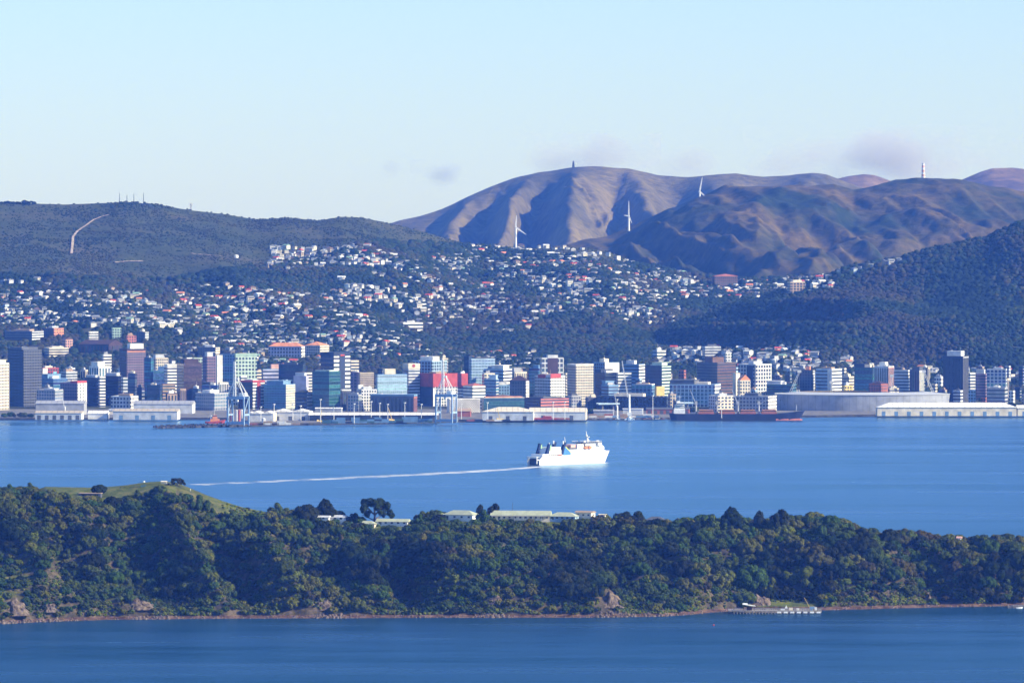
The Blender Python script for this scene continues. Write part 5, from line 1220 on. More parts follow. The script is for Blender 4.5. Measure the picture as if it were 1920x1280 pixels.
sz = np.where(shade_zone, sz*1.35, sz)
# clear the building sites on the plateau: nothing standing right before or on them
clr = np.zeros(len(px), bool)
for (cx, yb, hw, hh) in BLD: clr |= (np.abs(px-cx) < hw+6) & (ys-3.1*sz < yb-5) & (ys > yb-40)
px, d, z, ys, x, sz, ki = (a[~clr] for a in (px, d, z, ys, x, sz, ki))
inv = (px > 6) & (px < 1914) & (d < I_dr(px)+6)
sc_ = np.where(inv, sz/d*(1+.15*(ys/1160)), 0); idx = np.argsort(-sc_)[:272]; bigm = np.zeros(len(px), bool); bigm[idx] = True
IM = [(44,'rocky left cliff'),(120,'yellow green clearing'),(270,'grassy hilltop'),(400,'grassy saddle'),(600,'twin-gabled white hut'),(740,'low green-roofed sheds'),(862,'square green-roofed house'),(985,'long green-roofed building'),(1095,'small cream house'),(1190,'bare central cliff'),(1370,'first tall ridge tree'),(1450,'jetty'),(1560,'east shore beach'),(1680,'brown clearing'),(1802,'white hut on the right slope'),(1900,'small boat landing')]
tg = {}
for i in sorted(idx, key=lambda i: px[i]):
    mk = min(IM, key=lambda m: abs(m[0]-px[i]))[1]; hgt_ = 'near the shore' if ys[i] > 1085 else ('midway up' if ys[i] > 1015 else 'near the ridge')
    tg.setdefault((KINDS_[ki[i]], hgt_, mk), []).append(i)
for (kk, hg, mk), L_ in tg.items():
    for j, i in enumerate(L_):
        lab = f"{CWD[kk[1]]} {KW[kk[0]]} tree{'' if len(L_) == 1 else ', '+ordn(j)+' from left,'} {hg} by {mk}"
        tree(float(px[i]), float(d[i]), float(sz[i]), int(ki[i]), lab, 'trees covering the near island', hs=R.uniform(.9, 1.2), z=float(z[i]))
# the rest as one object of instanced crowns
rest = np.where(~bigm)[0]; nr = len(rest)
def instancer(name, P, S, RZ, K, meshes, label):
    me = bpy.data.meshes.new(name); me.vertices.add(len(P)); me.vertices.foreach_set('co', np.asarray(P, np.float32).ravel())
    for nm, arr, ty in (('sc', S, 'FLOAT'), ('rz', RZ, 'FLOAT'), ('kd', K, 'INT')):
        a = me.attributes.new(nm, ty, 'POINT'); a.data.foreach_set('value', np.asarray(arr, np.int32 if ty == 'INT' else np.float32))
    o = link(name, me); tag(o, label, 'trees', kind='stuff')
    ng = bpy.data.node_groups.new(name, 'GeometryNodeTree'); ng.interface.new_socket('Geometry', in_out='INPUT', socket_type='NodeSocketGeometry'); ng.interface.new_socket('Geometry', in_out='OUTPUT', socket_type='NodeSocketGeometry')
    N_, L_ = ng.nodes, ng.links; gi = N_.new('NodeGroupInput'); go = N_.new('NodeGroupOutput'); jn = N_.new('GeometryNodeJoinGeometry')
    def attr(nm, ty='FLOAT'):
        a = N_.new('GeometryNodeInputNamedAttribute'); a.data_type = ty; a.inputs[0].default_value = nm
        return [s for s in a.outputs if s.enabled][0]
    m2p = N_.new('GeometryNodeMeshToPoints'); L_.new(gi.outputs[0], m2p.inputs[0])
    cs = N_.new('ShaderNodeCombineXYZ'); L_.new(attr('sc'), cs.inputs[0]); L_.new(attr('sc'), cs.inputs[1]); L_.new(attr('sc'), cs.inputs[2])
    cr = N_.new('ShaderNodeCombineXYZ'); L_.new(attr('rz'), cr.inputs[2])
    for i, src in enumerate(meshes):
        if not (np.asarray(K) == i).any(): continue
        oi = N_.new('GeometryNodeObjectInfo'); oi.transform_space = 'ORIGINAL'; oi.inputs['Object'].default_value = src; oi.inputs['As Instance'].default_value = True
        cmp_ = N_.new('FunctionNodeCompare'); cmp_.data_type = 'INT'; cmp_.operation = 'EQUAL'
        ia = [s for s in cmp_.inputs if s.type == 'INT']; L_.new(attr('kd', 'INT'), ia[0]); ia[1].default_value = i
        ip = N_.new('GeometryNodeInstanceOnPoints'); L_.new(m2p.outputs[0], ip.inputs['Points']); L_.new(cmp_.outputs[0], ip.inputs['Selection'])
        L_.new(oi.outputs['Geometry'], ip.inputs['Instance']); L_.new(cr.outputs[0], ip.inputs['Rotation']); L_.new(cs.outputs[0], ip.inputs['Scale']); L_.new(ip.outputs[0], jn.inputs[0])
    L_.new(jn.outputs[0], go.inputs[0]); md = o.modifiers.new('scatter', 'NODES'); md.node_group = ng; return o
# special ridge trees (also serve as sources of the crown shapes)
SPEC = [(702,4846,7.5,9,'wide flat-topped wind-shaped pine standing above the island ridge',1.12,958),(610,4850,7.4,8,'dark pine at the left of the ridge clump beside the flat-topped pine',1.05,972),(638,4855,5.6,8,'smaller dark pine just right of the leftmost dark ridge pine',.75,974),
 (574,4835,7.8,6,'large dark round tree on the ridge left of the dark pines',1.2,976),(662,4853,4.6,3,'low green bushy tree between the dark pines and the flat-topped pine',.9,968),(590,4838,4.5,1,'green round tree at the foot of the large dark ridge tree',1,985),
 (186,4842,4.8,6,'small dark round tree on the grass beside the sunken gun pit',1.0,919),(332,4848,4.2,9,'small umbrella tree on the right of the grassy hilltop',.9,911),(454,4856,4.2,10,'dark bush on the bare saddle skyline',.6,958),(422,4858,2.0,10,'tiny dark shrub on the saddle skyline',.6,947),(230,4858,1.8,10,'tiny shrub on the hilltop skyline left of the white signal',.7,916),
 (914,4857,6.4,10,'dark ragged tree behind the gap between the green-roofed buildings',1.4,972),(990,4885,4.8,9,'small flat-topped tree behind the long green roof',.55,968),(826,4850,4.8,3,'green tree left of the square green-roofed house',.85,972),(800,4850,3.4,3,'low bushy tree on the ridge left of the green-roofed house',.8,972),
 (1372,4846,8.6,8,'tall dark pine with a pointed top on the right of the ridge',1.0,990),(1444,4848,8.2,10,'broad dark ragged tree right of the tall ridge pine',1.4,986),(1425,4846,4.5,10,'dark ragged tree tucked left of the broad ridge tree',1.4,980),(1330,4842,6.5,6,'dark round tree left of the tall ridge pine',.9,985),(1270,4842,5.4,6,'dark round tree at the left start of the right ridge clump',.8,980),(1400,4838,6,3,'green bushy tree between the two tall ridge trees',.8,990),
 (1636,4862,3.6,10,'small dark tree on the right skyline dip',.8,1004),(1787,4868,4.6,10,'dark tree left of the white hut on the right slope',.9,1012),(1830,4868,4.4,6,'dark round tree right of the white hut on the right slope',.9,1012),(1765,4866,4.0,10,'ragged dark tree second left of the white hut',.8,1014),
 (1156,4846,3.4,3,'bushy tree right of the small cream house',.8,972),(1140,4846,2.8,10,'dark shrub beside the tiny cream box',.9,972),(1396,4700,9.5,1,'large spreading green tree above the jetty',.85,1094)]
src = {}
for (p_, d_, r, k_, lab, hs, yb) in SPEC:
    r *= {702:1.65, 610:1.4, 1444:1.5, 1396:1.0}.get(p_, 1.3)
    z_ = EYE-(yb-YH)*d_/F; o = tree(p_, d_, r, k_, lab, None, hs, z=min(z_, float(zI(p_, d_))+1.5) if yb < 1050 else None, rz=0.6)
    src.setdefault(k_, [c for c in o.children if c.name.startswith('crown')] or None)
srcs = []
allc = {}
for o in bpy.data.objects:
    if o.name.startswith('crown') and o.data: allc.setdefault(o.data.name, o)
srcs = [allc.get(m.name) for m in CRM]
K = ki[rest]; have = [i for i, s_ in enumerate(srcs) if s_ is not None]; K = np.array([k if srcs[k] is not None else have[0] for k in K])
instancer('island_bush', np.stack([x[rest], d[rest], z[rest]-.1*sz[rest]], -1), sz[rest], g.uniform(0, 6.28, nr), K, srcs, 'thick coastal bush filling the near island between its larger trees')
print('island trees', len(px), nr)
# undergrowth: small low clumps hugging the slopes and the shore edge
N = 34000; px2 = g.uniform(-330, 2250, N); t = g.random(N)**2.2; ds = shore(px2); d2 = ds+7+(I_dr(px2)+10-ds-7)*t; z2 = zI(px2, d2); x2 = (px2-960)*d2/F; ys2 = YH+(EYE-z2)*F/d2
c2 = fbm(x2/12, d2/12, 97, 2); keep2 = (c2 > .38) & (z2 > 1.7) & ~((px2 < 520) & (ys2 < 945)) & ~((px2 > 585) & (px2 < 1130) & (ys2 < 982)) & ~((np.abs(px2-1140) < 15) & (ys2 > 1105)) & ~((np.abs(px2-25) < 16) & (ys2 > 1110)) & ~((np.abs(px2-266) < 14) & (ys2 > 1136)) & ~((np.abs(px2-1450) < 90) & (ys2 > 1128))
p2_ = np.stack([x2, d2, z2], -1)[keep2]; n2 = len(p2_); r2 = g.uniform(.6, 1.7, n2)
FMs = FM; FM = [TL['green'], TL['dark'], TL['olive'], TL['brown']]
forest('undergrowth', p2_, r2, r2*g.uniform(.7, 1.1, n2), 'low scrub between the island trees and along the beach', g.choice([0,1,2,3], n2, p=[.35,.15,.35,.15]), seed=9)
FM = FMs
# shore boulders
q = MB(); 
for k in range(900):
    p_ = R.uniform(-250, 2150) if k % 3 else R.choice([12, 40, 90, 262, 300, 600, 640, 925, 935, 1140, 1180, 1250])+R.gauss(0, 14)
    s_ = float(shore(p_))+R.uniform(-3, 7); r = R.uniform(.3, 1.0)*(1.6 if k % 3 == 0 else 1); x_ = (p_-960)*s_/F
    q.cyl((x_, s_), r, r*.55, -.4, r*R.uniform(.6, 1.2)+max(0, float(zI(p_, s_))), 6)
tag(q.obj('shore_rocks', mat('shore_rock', (.16,.12,.09), .95, .4, .5, bump=.3)), 'loose brown rocks and driftwood scattered along the island beach', 'rocks', kind='stuff')
def cliff(px, yb, wd, hg, label, seed):
    """weathered outcrop standing on the slope"""
    gg = random.Random(seed); d_ = float(shore(px))+16; z0 = float(zI(px, d_)); x_ = (px-960)*d_/F; q = MB(); W_ = wd*d_/F/2; H_ = hg*d_/F
    nu, nv = 22, 16; V = []
    for j in range(nv):
        for i in range(nu):
            u, v = i/(nu-1)*2-1, j/(nv-1); prof = (1-abs(u)**3.5)*(.75+.5*float(vn(u*2.2+seed, 0, 4)))
            zz = -2+v*(H_+2)*max(.12, prof)*(.8+.35*float(vn(u*3+seed, v, 3))); yy = v*H_*1.5+3*abs(u)**2+2.6*float(vn(u*5+seed, v*4, 7))-1.3+1.4*float(vn(u*13, v*9+seed, 8))
            V.append((u*W_+float(vn(u*7, v*6+seed, 9))*1.6, yy-9, zz))
    q.add(V, [(j*nu+i, j*nu+i+1, (j+1)*nu+i+1, (j+1)*nu+i) for j in range(nv-1) for i in range(nu-1)])
    # back and sides
    tp = [(nv-1)*nu+i for i in range(nu)]; base = len(q.v); q.add([(V[k][0]*.9, V[k][1]+8, -3) for k in tp], []); 
    for i in range(nu-1): q.f.append((tp[i], tp[i+1], base+i+1, base+i)); q.m.append(0)
    o = q.obj('rock_outcrop', mat('outcrop_rock', (.19,.145,.10), .95, .45, .35, rgb2=(.06,.042,.03), detail=9, bump=.6)); o.location = (x_, d_+2, z0); tag(o, label, 'rock outcrop')
cliff(24,1166,60,24,'pale weathered cliff buttress at the far left end of the island beach',1); cliff(262,1160,60,15,'fractured brown rock knoll on the beach below the grassy hilltop',2); cliff(92,1164,26,15,'small pale boulder outcrop right of the far left buttress',3)
cliff(602,1158,50,13,'rocky point with scrub on top below the white gabled hut',4); cliff(1142,1155,54,22,'bare tawny cliff face below the small cream house',5); cliff(1424,1143,46,17,'pinkish cliff scar just above the jetty shelter',6); cliff(925,1157,34,10,'low rocky shelf on the central beach',7); cliff(1740,1138,16,16,'small pink cliff scar above the right beach',8)

# island buildings
def i_at(px, yb, d): return Vector(((px-960)*d/F, d, EYE-(yb-YH)*d/F))
WALLC['rgreen'] = (.40,.43,.30)
def hut(px0, px1, yb, yt, d, wall, roofc, kind, label, depth=10, rz=-.25, rise=1.6, nwin=4, name='island_building', veranda=False):
    p = i_at(px0, yb, d); L = (px1-px0)*d/F/math.cos(rz); rise *= 1.35; H = (yb-yt)*d/F-rise
    root = thing(name, label, 'building', p, rz); q = MB(); q.box(0, L, 0, depth, -4, H); q.obj('wall', wm(wall), root)
    q = MB(); (q.hip if kind == 'hip' else q.gable)(0, L, 0, depth, H, H+rise, 0, .9); q.obj('roof', mat('roofing_'+roofc, WALLC[roofc], .6, .12, .3, detail=8), root)
    me = MB(); me.box(-.9, .9, -.1, .1, 0, 1.3); me = me.mesh('window', WIN)
    for k in range(nwin): o = link('window', me, root); o.location = (L*(k+.5)/nwin, -.02, H*.38)
    if depth > 5:
        me2 = MB(); me2.box(-.1, .1, -.9, .9, 0, 1.3); o = link('window', me2.mesh('window', WIN), root); o.location = (L+.02, depth*.5, H*.38)
    q = MB(); q.box(L*.12, L*.12+1, -.08, .1, 0, 2.1); q.obj('door', wm('dgrey'), root)
    if veranda:
        q = MB(); q.box(0, L, -1.8, 0, H-.5, H-.35); [q.box(x_-.08, x_+.08, -1.75, -1.6, -.5, H-.5) for x_ in np.arange(1, L, 3.5)]; q.obj('veranda', wm('white'), root)
    return root
hut(597,616,974,966,4838,'white','lgrey','gable','small white gabled hut at the foot of the dark pines',5,nwin=1,rise=1)
hut(611,645,975,965,4842,'white','lgrey','gable','white hut with a red edged gable below the dark pines',6,rise=1.2,nwin=3)
hut(672,702,984,976,4832,'cream','rgreen','hip','low hut with a pale green hipped roof half hidden by bush',7,nwin=2)
hut(706,764,983,972,4836,'white','rgreen','gable','long low shed with a pale green roof half hidden by bush',8,rise=1.6,nwin=5)
hut(832,886,973,956,4846,'white','rgreen','hip','square white house under a wide pale green hipped roof',11,rise=2.4,nwin=4,rz=-.45)
hut(814,834,972,961,4848,'lgrey','rgreen','hip','low green-roofed annexe left of the square white house',7,nwin=2)
hut(921,1030,974,957,4846,'cream','rgreen','gable','long cream building with a long pale green roof on the plateau',11,rise=2.6,nwin=11,veranda=True,rz=-.12)
hut(1030,1078,974,960,4842,'lblue','rgreen','hip','pale blue building with a green hipped roof right of the long one',10,rise=2.2,nwin=5,rz=-.3)
hut(1079,1108,970,957,4850,'cream','tan','gable','small cream house with a flat brown roof',7,rise=.8,nwin=3,rz=-.5)
hut(1124,1134,970,963,4850,'cream','cream','gable','tiny cream box at the right end of the plateau',3,rise=.4,nwin=1)
hut(1795,1801,1018,1005,4862,'white','pink','gable','narrow white hut among trees on the right slope',3,rise=1,nwin=1)
hut(1212,1243,978,968,4870,'lav','dgrey','hip','grey roofed hut half hidden behind the central ridge bush',7,nwin=2,rise=1.8)
root = thing('flagpole', 'thin dark pole rising behind the long green roof', 'pole', i_at(961, 972, 4866)); q = MB(); q.bar((0,0,-2),(0,0,12.6),.22,.14); q.obj('pole', M_dmetal, root); q = MB(); q.box(-.5,.5,-.5,.5,-2.2,.3); q.obj('base', M_conc, root)
# gun emplacement, signal mast and boxes on the grassy left hill
def zt(px, d): return (px-960)*d/F, d, float(zI(px, d))
root = thing('gun_emplacement', 'dark sunken concrete gun pit with a tan lip on the grassy hilltop', 'bunker', Vector(zt(148, 4832)), -.1)
q = MB(); q.box(0,17,0,8,-3,1.6); q.obj('wall', wm('dgrey'), root); q = MB(); q.box(-.4,17.4,-.4,8.4,1.6,2.0); q.obj('roof', wm('tan'), root); q = MB(); q.box(2,15,-.1,.2,-.4,1.0); q.obj('opening_shade', gm('gblack'), root)  # black panel stands in for the shade inside the pit
root = thing('clay_bank', 'small ochre clay bank on the grass at the left of the island top', 'earth bank', Vector(zt(88, 4838)))
q = MB(); q.cyl((0,0), 3.2, .8, -1, 1.0, 9); q.cyl((3,.5), 2.2, .6, -1, .8, 8); q.obj('bank', wm('orange'), root)
root = thing('signal_mast', 'little white signal light on a green stand at the island summit', 'signal', Vector(zt(270, 4848))); q = MB(); q.bar((0,0,-1),(0,0,3.2),.18); q.box(-2.5,1.4,-1,1,-.6,.8); q.obj('stand', wm('teal'), root); q = MB(); q.cyl((0,0), .8, .8, 3.0, 4.2, 10); q.obj('lamp', M_white, root)
root = thing('store_box', 'small cream roofed store on the grassy summit', 'hut', Vector(zt(302, 4850)), -.2); q = MB(); q.box(0,4,0,3,-1,1.4); q.obj('wall', wm('cream'), root); q = MB(); q.gable(0,4,0,3,1.4,2.1); q.obj('roof', wm('cream'), root)
root = thing('marker_post', 'tiny white post on the slope right of the grassy summit', 'post', Vector(zt(357, 4846))); q = MB(); q.bar((0,0,-.4),(0,0,1.1),.25); q.obj('post', M_white, root); q = MB(); q.cyl((0,0), .45, .3, 1.1, 1.5, 8); q.obj('cap', M_white, root)
# jetty
def jetty():
    a = at(1374, 1150.5, 0); b = at(1541, 1150.5, 0); L = b.x-a.x
    root = thing('jetty', 'long timber jetty on piles at the island shore', 'jetty', (a.x, a.y, 0)); wood = mat('old_timber', (.26,.24,.22), .9, .3, .8)
    q = MB(); q.box(0, L-6, 0, 8, 2.0, 2.5); q.box(-3, 12, 3, 22, 2.0, 2.45); q.obj('deck', wood, root)
    q = MB(); q.bar((0,0,-2),(0,0,2.2),.3,n=7); me = q.mesh('pile', wood)
    for k in range(26):
        for y in (.4, 7.4): o = link('pile', me, root); o.location = (1+k*(L-8)/25, y, 0)
    me = MB(); me.box(-1.5,1.5,-.15,0,.7,1.9); me = me.mesh('fender', M_white)
    for k in range(7): o = link('fender', me, root); o.location = (L*.52+k*4.9, -.05, 0)
    q = MB()
    for k in range(40): q.bar((L*k/40,7.6,2.5),(L*k/40,7.6,3.5),.06,n=4)
    q.bar((0,7.6,3.5),(L-6,7.6,3.5),.07,n=4); q.obj('handrail', M_metal, root)
    return a, L
ja, jl = jetty(); jx = lambda px: ja.x+(px-1374)*ja.y/F
root = thing('shelter', 'open timber shelter with a white sloping roof at the left end of the jetty', 'shelter', (jx(1394), ja.y+2, 2.5)); q = MB()
[q.bar((x_,y_,0),(x_,y_,3.4+(.9 if x_ < 1 else -.3)),.14,n=5) for x_ in (.3,8.2) for y_ in (.3,4.6)]; q.box(2.6,6.4,2,4.8,0,2.8); q.obj('frame', wm('dbrown'), root)
q = MB(); q.add([(-.6,-.4,4.5),(9,-.4,3.1),(9,5.4,3.1),(-.6,5.4,4.5),(-.6,-.4,4.8),(9,-.4,3.4),(9,5.4,3.4),(-.6,5.4,4.8)], [(0,3,2,1),(0,1,5,4),(1,2,6,5),(2,3,7,6),(3,0,4,7),(4,5,6,7)]); q.box(-.5,3.2,1,4,4.2,5.3); q.obj('roof', M_white, root)
root = thing('jib_crane', 'small yellow jib crane near the right end of the jetty', 'crane', (jx(1522), ja.y+4, 2.5)); q = MB(); q.cyl((0,0), .8, .7, 0, 1.6, 10); q.box(-1.2,2.2,-1,1,1.2,2.8); q.obj('base', wm('blue'), root)
q = MB(); lattice(q, 0, 0, .34, .16, 0, 9.0, 8, .07); o = q.obj('jib', wm('yellow'), root); o.location = (-1.0,0,1.6); o.rotation_euler = (0,-.5,0); q = MB(); q.bar((1,0,2.8),(-1-4.3,0,9.4),.05); q.obj('cable', M_dmetal, root)
def crate(px, w_, c, lab, h=1.9):
    root = thing('crate', lab, 'crate', (jx(px), ja.y+3.6, 2.5)); q = MB(); q.box(0,w_,0,2.2,.12,h); q.obj('box', wm(c), root); q = MB(); q.box(-.06,w_+.06,-.06,2.26,h,h+.12); q.obj('lid', wm(c), root); q = MB(); [q.box(x_,x_+.15,.1,2.1,0,.12) for x_ in (.2,w_-.4)]; q.obj('skid', M_dmetal, root)
crate(1480,2.8,'cream','cream crate on the jetty beside the white navigation triangle',1.8); crate(1494,2.0,'white','white crate right of the cream one on the jetty',1.5); crate(1528,1.6,'white','white drum-sized box behind the yellow jib crane',2.2); crate(1464,3.2,'lgrey','long pale crate left of the cream one on the jetty',1.0)
def beacon(px, yb, lab, s=1.0, z=None):
    p = at(px, yb, 1.8) if z is None else Vector((jx(px), ja.y+6, z)); root = thing('beacon', lab, 'beacon', p); root.scale = (s,)*3; q = MB(); q.bar((0,0,-.5),(0,0,3.6),.12); q.obj('post', M_metal, root)
    q = MB(); q.add([(-1.2,-.1,1.6),(1.2,-.1,1.6),(0,-.1,4.2),(-1.2,.1,1.6),(1.2,.1,1.6),(0,.1,4.2)], [(0,1,2),(5,4,3),(0,3,4,1),(1,4,5,2),(2,5,3,0)]); q.obj('daymark', M_white, root)
beacon(1249, 1142, 'white triangular daymark on the beach left of the jetty'); beacon(1475, 1148, 'white triangular daymark on the jetty', .9, 2.5)
root = thing('retaining_wall', 'low stone wall along the shore behind the jetty', 'wall', (jx(1376), ja.y+13, 0)); q = MB(); q.box(0, 66, 0, .8, .2, 3.4); q.obj('wall', mat('stone_wall', (.26,.22,.18), .95, .4, .6, detail=8), root); q = MB(); q.box(-.1, 66.1, -.1, .9, 3.4, 3.6); q.obj('coping', M_conc, root)
root = thing('mooring_buoy', 'small red mooring buoy floating in front of the jetty', 'buoy', at(1338, 1172, 0)); q = MB(); q.cyl((0,0), .5, .9, -.4, .2, 12); q.cyl((0,0), .9, .35, .2, .9, 12); q.obj('float', wm('red'), root, True); q = MB(); q.bar((0,0,.9),(0,0,1.5),.08); q.obj('post', M_dmetal, root)
def slip():
    p = at(1902, 1139, 0); root = thing('boat_landing', 'little concrete boat landing at the right edge of the island', 'landing', p); q = MB(); q.box(-5,14,-3,5,-1,1.4); q.box(-2,14,-1,5,1.4,2.0); q.obj('slab', M_conc, root); q = MB(); [q.bar((x_,-3.2,-1),(x_,-3.2,2.6),.2) for x_ in (-5,-1,3,7,11)]; q.obj('post', mat('old_timber', (.26,.24,.22)), root)
    p2 = p+Vector((1,-5.5,0)); r2_ = thing('dinghy', 'small pale dinghy moored at the right edge boat landing', 'boat', p2, .2); q = MB(); q.add(*hull_mesh([(0,.7,.9,.8,0),(1.5,.9,1.1,.8,0),(3.5,.7,.9,.9,0),(4.8,.1,.2,1.1,.3)], -.2)); q.obj('hull', M_white, r2_); q = MB(); q.box(1,1.3,-.9,.9,.7,.85); q.box(2.6,2.9,-.8,.8,.7,.85); q.obj('thwart', wm('tan'), r2_)
slip()
# waterfront street trees in the city
for i, (p_, yb, r) in enumerate([(1104,776,7),(1112,777,8),(1120,777,6.5),(1128,777,5),(1296,772,5),(1303,772,6),(1425,752,6),(1508,746,6),(1896,765,8),(1905,766,7),(1913,766,8),(1872,767,5),(958,776,4),(20,781,6),(32,782,7),(45,782,6),(58,782,5),(8,782,5)]):
    c = at(p_, yb, 3.0); pl = 'beside the stepped cream gable' if 1100 < p_ < 1130 else ('left of the cargo ship' if p_ < 1310 and p_ > 1290 else ('behind the white roofed shed at right' if p_ > 1860 else ('below the tall dark blue tower' if p_ < 70 else ('left of the stadium' if p_ < 1430 and p_ > 1400 else 'above the stadium roof' if p_ > 1500 else 'by the teal glass building'))))
    grp = [q_ for q_ in (1104,1112,1120,1128) if 1100 < p_ < 1130] or [q_ for q_ in (1296,1303) if 1290 < p_ < 1310] or [q_ for q_ in (1872,1896,1905,1913) if p_ > 1860] or [q_ for q_ in (8,20,32,45,58) if p_ < 70]
    o_ = f', {ordn(sorted(grp).index(p_))} from left' if len(grp) > 1 else ''
    tree(p_, c.y, r, [6,1,10,2][i % 4], f'dark waterfront tree{o_}, {pl}', 'waterfront street trees', z=3.0)

# ------------------------------------------------------------------ turbines, masts, towers, track, clouds
def turbine(px, yt_hub, yb, d, blades, label, R_=None):
    s = d/F; zb = EYE-(yb-YH)*s-3; zh = EYE-(yt_hub-YH)*s; root = thing('wind_turbine', label, 'wind turbine', ((px-960)*s, d, zb), 0, 'wind turbines on the far ridges'); H = zh-zb
    MWt = mat('turbine_white', (.82,.82,.82), .5, .03, .1)
    q = MB(); q.cyl((0,0), 2.6, 1.7, -8, H, 12); q.obj('tower', MWt, root, True); q = MB(); q.box(-2,2,-4,6,H-1.6,H+2); q.obj('nacelle', MWt, root)
    q = MB(); q.bar((0,-4.2,H),(0,-6.4,H),1.8,1.0,8); hub = q.obj('hub', MWt, root)
    for ang, L in blades:
        a = math.radians(ang); q = MB(); dx, dz = math.sin(a), math.cos(a); n_ = 7; V = []
        for k in range(n_):
            t = k/(n_-1); wdt = (1.1 if k == 0 else 2.0*(1-t)**.8+.45); c = (dx*L*t, dz*L*t); 
            for sg, e in ((-1,-.3),(1,-.3),(1,.3),(-1,.3)): V.append((c[0]+dz*wdt*sg*.8, -5.4+e*(1-t*.7), H+c[1]-dx*wdt*sg*.8))
        q.add(V, [(k*4+i, k*4+(i+1) % 4, (k+1)*4+(i+1) % 4, (k+1)*4+i) for k in range(n_-1) for i in range(4)]); q.obj('blade', MWt, hub)
turbine(967, 426, 466, 12600, [(4,24),(125,26),(245,2.5)], 'white wind turbine standing on the suburb ridge before the big mountain')
turbine(1179, 405, 424, 14500, [(0,36),(-82,12),(157,18)], 'white wind turbine in the gap left of the brown hill top')
turbine(1312, 359, 380, 14500, [(10,34),(133,22),(-110,4)], 'white wind turbine on the left shoulder of the brown hill')
def mast(px, yt, yb, d, label, w0=1.2, r=.25, dish=False, name='radio_mast'):
    s = d/F; zb = EYE-(yb-YH)*s-4; H = (yb-yt)*s+4; root = thing(name, label, 'mast', ((px-960)*s, d, zb)); q = MB(); lattice(q, 0, 0, w0, w0*.35, 0, H, 9, r); q.obj('lattice', M_dmetal if not dish else M_metal, root)
    if dish:
        for zz, y_ in ((.95,-1),(.7,-1),(.86,1)): q = MB(); q.bar((w0*1.5*y_,-1.5,H*zz),(w0*1.5*y_,-2.4,H*zz),w0*1.1,n=10); q.obj('dish', M_white, root)
    else: q = MB(); q.bar((0,0,H),(0,0,H*1.12),r*.8); q.obj('antenna', M_dmetal, root)
for i, (px_, yt_) in enumerate(((224,361),(238,364),(251,362),(269,361))): mast(px_, yt_+2, 383, 12400, f'thin radio mast, {ordn(i)} from left of the four on the left hill crest', .8, .22)
mast(358, 381, 394, 12410, 'stout dish tower on the left hill crest', 1.8, .4, True)
mast(273, 513, 537, 11700, 'grey lattice pylon on the bush slope above the left suburb', 1.6, .25, name='pylon')
mast(1075, 303, 316, 18960, 'dark lookout tower on top of the big mountain', 4.2, 1.2)
s = 14690/F; root = thing('transmission_tower', 'tall red and white banded broadcast tower on the brown hill top', 'tower', ((1731-960)*s, 14690, EYE-(338-YH)*s-2)); Ht = 32*s+2
for k in range(8):
    q = MB(); q.cyl((0,0), 4.4-k*.22, 4.3-k*.22, Ht*k/8, Ht*(k+1)/8-1.2, 10); q.cyl((0,0), 5.2-k*.25, 5.2-k*.25, Ht*(k+1)/8-1.2, Ht*(k+1)/8, 10); q.obj('section', wm('white') if k % 2 else wm('pink'), root)
root = thing('water_tank', 'round white tank alone in the bush left of the upper suburb', 'tank', (lambda d_: Vector(((443-960)*d_/F, d_, float(zA(443, d_)))))(float(find_d(443, 484)[0]))); q = MB(); q.cyl((0,0), 4, 4, -3, 5, 16); q.obj('shell', wm('white'), root); q = MB(); q.cyl((0,0), 4.1, .3, 5, 6.2, 16); q.obj('roof', wm('white'), root)
root = thing('ridge_house', 'low white roofed buildings at the foot of the radio masts', 'building', (lambda p_: Vector((p_.x, p_.y, p_.z-1)))(W(256, 386, 12390))); q = MB(); q.box(0,11,0,6,-3,2.6); q.obj('wall', wm('white'), root); q = MB(); q.gable(0,11,0,6,2.6,4); q.obj('roof', wm('white'), root)
def track(pts, wd, name, label):
    V, Q = [], []
    P = []
    for (x0, y0), (x1, y1) in zip(pts, pts[1:]):
        for k in range(8): P.append((x0+(x1-x0)*k/8, y0+(y1-y0)*k/8))
    P = np.array(P); D_ = find_d(P[:, 0], P[:, 1])
    for (p_, y_), d_ in zip(P, D_):
        for sg in (-1, 0, 1): xx = (p_-960)*d_/F+sg*wd; V.append((xx, d_, float(zA(960+xx*F/d_, d_))+2.6))
    for i in range(len(P)-1):
        for k in (0, 1): a_ = i*3+k; Q.append((a_, a_+1, a_+4, a_+3))
    tag(np_mesh(name, np.array(V), np.array(Q), mat('pale_clay', (.42,.34,.27), .95, .3, .1)), kind='structure')
track([(203,405),(190,409),(175,415),(160,426),(145,436),(137,447),(136,460),(134,480)], 2.3, 'path', ''); track([(215,495),(240,492),(285,492)], 4, 'path', ''); track([(350,477),(385,480),(420,483)], 2.5, 'path', '')
